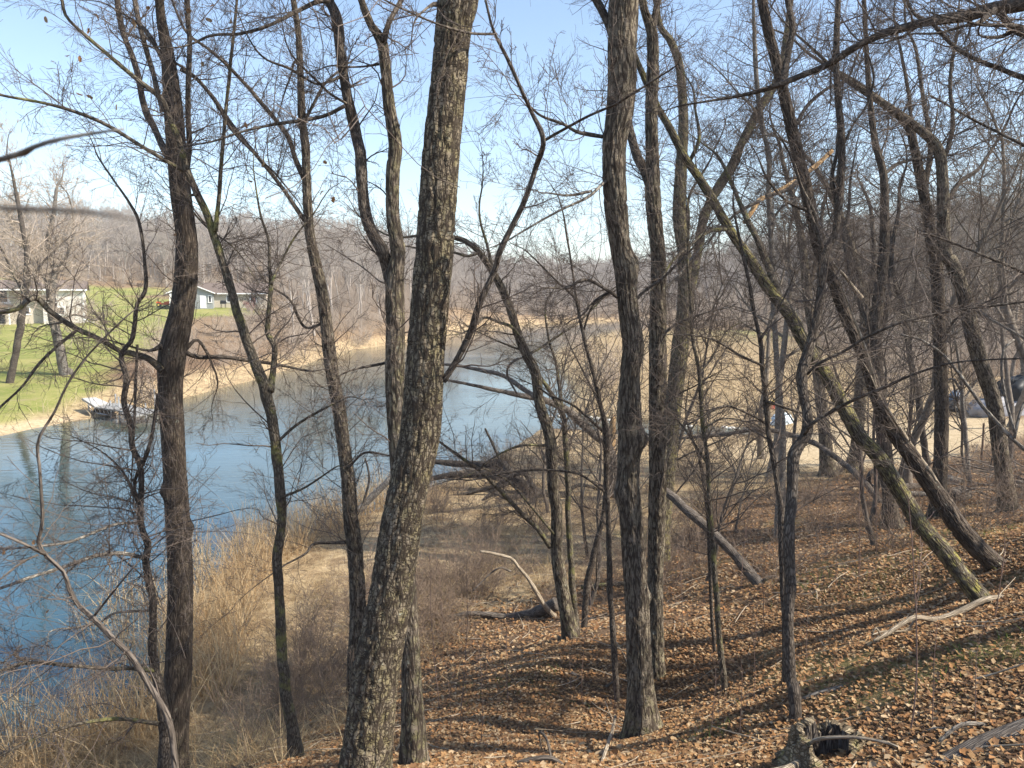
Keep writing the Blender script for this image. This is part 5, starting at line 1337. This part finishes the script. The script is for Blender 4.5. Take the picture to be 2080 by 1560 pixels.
# things beyond the path
def lump(name, me_name, px, py, size, mat, label, cat, seed, rz=0, rough=.25, sub=None):
    p = G(px, py)
    u, v = np.meshgrid(np.linspace(0, 2 * math.pi, 36, endpoint=False), np.linspace(0, 1, 14))
    ph = v * math.pi / 2
    fold = 1 - np.abs(2 * fbm(u * 2.2 / 3.14 * 3 + 40, v * 5, seed + 3, 3) - 1)
    rr = .94 + .22 * fold ** 3 + rough * (fbm(np.cos(u) * 1.8 + 5, np.sin(u) * 1.8 + v * 2, seed) - .5) * 2 + .10 * np.abs(np.sin(u * 6 + seed + 3 * v))
    X, Y_, Z_ = np.cos(u) * np.cos(ph) ** .6 * rr * size[0] / 2, np.sin(u) * np.cos(ph) ** .6 * rr * size[1] / 2, np.sin(ph) ** .8 * (rr * .5 + .5) * size[2]
    V = np.stack([X, Y_, Z_ - .05], -1).reshape(-1, 3)
    q = [[r * 36 + k, r * 36 + (k + 1) % 36, (r + 1) * 36 + (k + 1) % 36, (r + 1) * 36 + k] for r in range(13) for k in range(36)]
    o = obj(name, mesh(name, V, [np.array(q)], M[mat]), None, p, label=label, category=cat)
    o.rotation_euler.z = rz
    return o
lump('tarp_covered_load', '', 2088, 838, (3.6, 2.4, 2.0), 'tarp_dark', 'bulky load under a black tarp at the right edge beyond the path', 'tarp', 3, .2, .2)
lump('tarp_heap', '', 2040, 843, (3.4, 1.6, .95), 'tarp_grey', 'crumpled grey tarp heaped before the black tarped load', 'tarp', 8, .1, .35)
lump('tarp_heap', '', 1988, 835, (1.4, .9, .7), 'tarp_blue', 'small blue tarp bundle left of the grey tarp heap', 'tarp', 15, .4, .35)
lump('tarp_heap', '', 1940, 836, (1.5, 1.0, .6), 'tarp_dark', 'low black tarp bundle at the left end of the tarps', 'tarp', 22, .1, .3)
lump('tarp_heap', '', 1941, 833, (.9, .7, 1.1), 'tarp_blue', 'bluish bundle standing on the low black tarp', 'tarp', 29, .7, .3)
lump('tarp_bundle', '', 1588, 862, (1.35, .8, .62), 'plastic', 'pale blue plastic bundle lying on the dry grass by the sinuous tree', 'bundle', 35, .5, .12)
p = G(1572, 832)
bk = thing('plastic_crate', 'red and yellow plastic crate in the grass behind the pale blue bundle', 'crate', p, rz=.4)
g = Geo().box((0, 0, .04), (.6, .4, .06))
for a, b, c, d in ((0, .2, .6, .03), (0, -.2, .6, .03), (.3, 0, .03, .4), (-.3, 0, .03, .4)):
    g.box((a, b, .25), (c, d, .42))
g.build('body', M['redplastic'], bk)
Geo().box((-.45, .1, .3), (.35, .3, .08)).box((0, 0, .5), (.64, .44, .06)).build('lid', M['yellow'], bk)
p = G(1993, 935)
pt = thing('wooden_post', 'lone thin dark post standing at the edge of the sandy path', 'post', p)
Geo().tube([(0, 0, -.2), (.01, 0, .6), (0, 0, 1.35)], [.04, .038, .035], 7).build('shaft', M['deckwood'], pt)
Geo().tube([(0, 0, 1.35), (0, 0, 1.39)], [.045, .03], 7).build('cap', M['deckwood'], pt)
# old tyre and cut logs under the leaning trunks
p = G(1778, 988)
ty = thing('tyre', 'worn black tyre half buried beside the flared dark trunk', 'tyre', p)
th = np.linspace(0, 2 * math.pi, 29)
rr = .30
g = Geo().tube([(rr * math.cos(a), .1 * math.cos(a), .24 + rr * math.sin(a)) for a in th], .085, 9, False)
g.build('tread', M['dark'], ty, None, True)
Geo().tube([(.21 * math.cos(a), .1 * .7 * math.cos(a), .24 + .21 * math.sin(a)) for a in th], .02, 6, False).build('bead', M['tarp_grey'], ty, None, True)
def cut_log(px, py, L, r, az, label, mat='deadwood'):
    p = G(px, py)
    rt = thing('cut_log', label, 'log', p, 'cut logs under the leaning trunks', az)
    limb_part('trunk', np.array([[-L / 2, 0, r * .8], [0, 0.02, r * .85], [L / 2, 0, r * .8]]), np.array([r, r * 1.04, r * .97]), M[mat], rt, np.zeros(3), 16, .06)
    for e in (-1, 1):
        Geo().tube([(e * L / 2, 0, r * .8), (e * (L / 2 + .006), 0, r * .8)], r * .86, 16).build('cut_end', M['rawwood' if e > 0 else 'dark'], rt)
    return rt
cut_log(1945, 1018, .7, .20, .5, 'hollow-ended cut log lowest of the pile right of the straight ridged trunk')
cut_log(1925, 985, .9, .16, 2.2, 'greyish cut log lying behind the hollow-ended one', 'limb_pale')
cut_log(1850, 995, .8, .11, .2, 'dark cut log between the mossy and the split leaning trunks')
cut_log(1865, 1010, .5, .09, -.3, 'small pale cut log in front of the dark one', 'limb_pale')
# brush pile at the right edge
g = Geo()
p = G(2085, 1010)
n = 120
p0 = p + np.column_stack([rng.normal(0, .9, n), rng.normal(0, .5, n), rng.uniform(0, .8, n)])
a, b = grow(p0, np.column_stack([rng.normal(size=(n, 2)), rng.normal(0, .25, n)]), rng.uniform(.5, 1.8, n), rng.uniform(.008, .03, n), 6, .12, 0, .5)
a[..., 2] = np.maximum(a[..., 2], p[2] + .02)
g.add(*tubes(a - p, b, 5))
o = g.build('brush_pile', M['deadwood'], None, p, True, kind='stuff', label='dark heap of cut branches at the right edge', category='brush pile')
# pale stones along the inlet
for px, py in ((1118, 849), (1134, 846), (1146, 849), (1160, 847), (1188, 851), (1200, 849), (1212, 852), (1224, 853), (1236, 855), (1391, 866), (1404, 868), (1472, 870), (1486, 872), (1500, 872), (1515, 873), (1528, 874)):
    d_ = Z0(px, py)
    u, v = np.meshgrid(np.linspace(0, 2 * math.pi, 10, endpoint=False), np.linspace(-1.3, 1.3, 6))
    sd = int(px)
    rr = .8 + .5 * fbm(np.cos(u) * 2 + sd, np.sin(u) * 2 + v * 2, sd)
    sx = rng.uniform(.10, .22)
    V = np.stack([np.cos(u) * np.cos(v) * rr * sx, np.sin(u) * np.cos(v) * rr * sx * .7, np.sin(v) * rr * sx * .5], -1).reshape(-1, 3)
    q = [[r * 10 + k, r * 10 + (k + 1) % 10, (r + 1) * 10 + (k + 1) % 10, (r + 1) * 10 + k] for r in range(5) for k in range(10)]
    caps = [list(range(50, 60)), list(range(9, -1, -1))]
    obj('stone', mesh('stone', V, [np.array(q), np.array(caps)], M['stone'], False), None, (d_[0], d_[1], max(tz(*d_), 0) + .05), label='pale stone in the row along the narrow inlet', category='stone', group='pale stones along the inlet')
# hollow mossy stump in the foreground
p = G(1680, 1548)
su = thing('stump', 'mossy hollow stump with a dark opening at lower right', 'stump', p)
su.scale = (.68, .68, .68)
th = np.linspace(0, 2 * math.pi, 72, endpoint=False)
def ring(r, z, k):
    nz_ = fbm(np.cos(th) * 2 + 4, np.sin(th) * 2 + k, 12 + k)
    return r * (.75 + .6 * nz_)
front = np.exp(-(np.angle(np.exp(1j * (th + 1.75))) / .75) ** 2)
top = .30 + .22 * (fbm(np.cos(th) * 3, np.sin(th) * 3 + 9, 5) - .3) - .34 * front
rows = []
for f, r in ((0, .46), (.3, .37), (.6, .33), (.85, .31), (1, .29)):
    rows.append(np.stack([np.cos(th) * ring(r, 0, 1) * 1.15, np.sin(th) * ring(r, 0, 1), -.12 + f * (top + .12)], -1))
for f, r in ((1, .21), (.7, .2), (.3, .2), (0, .17)):
    rows.append(np.stack([np.cos(th) * ring(r, 0, 1) * 1.15, np.sin(th) * ring(r, 0, 1), -.3 + f * (top + .3) - (.02 if f == 1 else 0)], -1))
V = np.concatenate(rows)
V += .02 * rng.normal(size=V.shape)
outer = [[r * 72 + k, r * 72 + (k + 1) % 72, (r + 1) * 72 + (k + 1) % 72, (r + 1) * 72 + k] for r in range(5) for k in range(72)]
inner = [[r * 72 + k, r * 72 + (k + 1) % 72, (r + 1) * 72 + (k + 1) % 72, (r + 1) * 72 + k] for r in range(5, 8) for k in range(72)]
uvs = np.column_stack([np.tile(np.abs(th - math.pi) * .3, 9), V[:, 2]])
def compact(V, F, U):
    u, inv = np.unique(np.concatenate([np.asarray(f).ravel() for f in F]), return_inverse=True)
    out, k = [], 0
    for f in F:
        f = np.asarray(f)
        out.append(inv[k:k + f.size].reshape(f.shape))
        k += f.size
    return V[u], out, U[u]
Vs, Fs, Us = compact(V, [outer], uvs)
Vh, Fh, Uh = compact(V, [inner, [list(range(8 * 72, 9 * 72))]], uvs)
obj('shell', mesh('shell', Vs, Fs, M['moss_wood'], True, None, Us), su)
obj('hollow', mesh('hollow', Vh, Fh, M['deadwood'], True, None, Uh), su)
q, r = world_line(parse('1525,1540,9 1545,1552,10 1562,1560,9'), 6.1, 6.0)
limb_part('root', np.vstack([[p[0] - .28, p[1] - .05, p[2] + .05], [p[0] - .5, p[1] - .18, p[2] + .04], [p[0] - .72, p[1] - .22, p[2] + .03]]), np.array([.06, .045, .03]), M['paledead'], su, p, 9, .04)
limb_part('root', np.vstack([[p[0] + .28, p[1] - .05, p[2] + .08], [p[0] + .48, p[1] - .22, p[2] + .02], [p[0] + .6, p[1] - .4, p[2] - .08]]), np.array([.09, .07, .03]), M['moss_wood'], su, p, 9, .04)


# air: a thin even haze round the whole place
hm = bpy.data.materials.new('thin_haze')
hm.use_nodes = True
hm.node_tree.nodes.clear()
ho = hm.node_tree.nodes.new('ShaderNodeOutputMaterial')
hv = hm.node_tree.nodes.new('ShaderNodeVolumePrincipled')
hv.inputs['Color'].default_value = (.93, .96, 1, 1)
hv.inputs['Density'].default_value = .0004
hm.node_tree.links.new(hv.outputs[0], ho.inputs['Volume'])
Geo().box((0, 655, 40), (1420, 1510, 90)).build('haze', hm, kind='stuff')
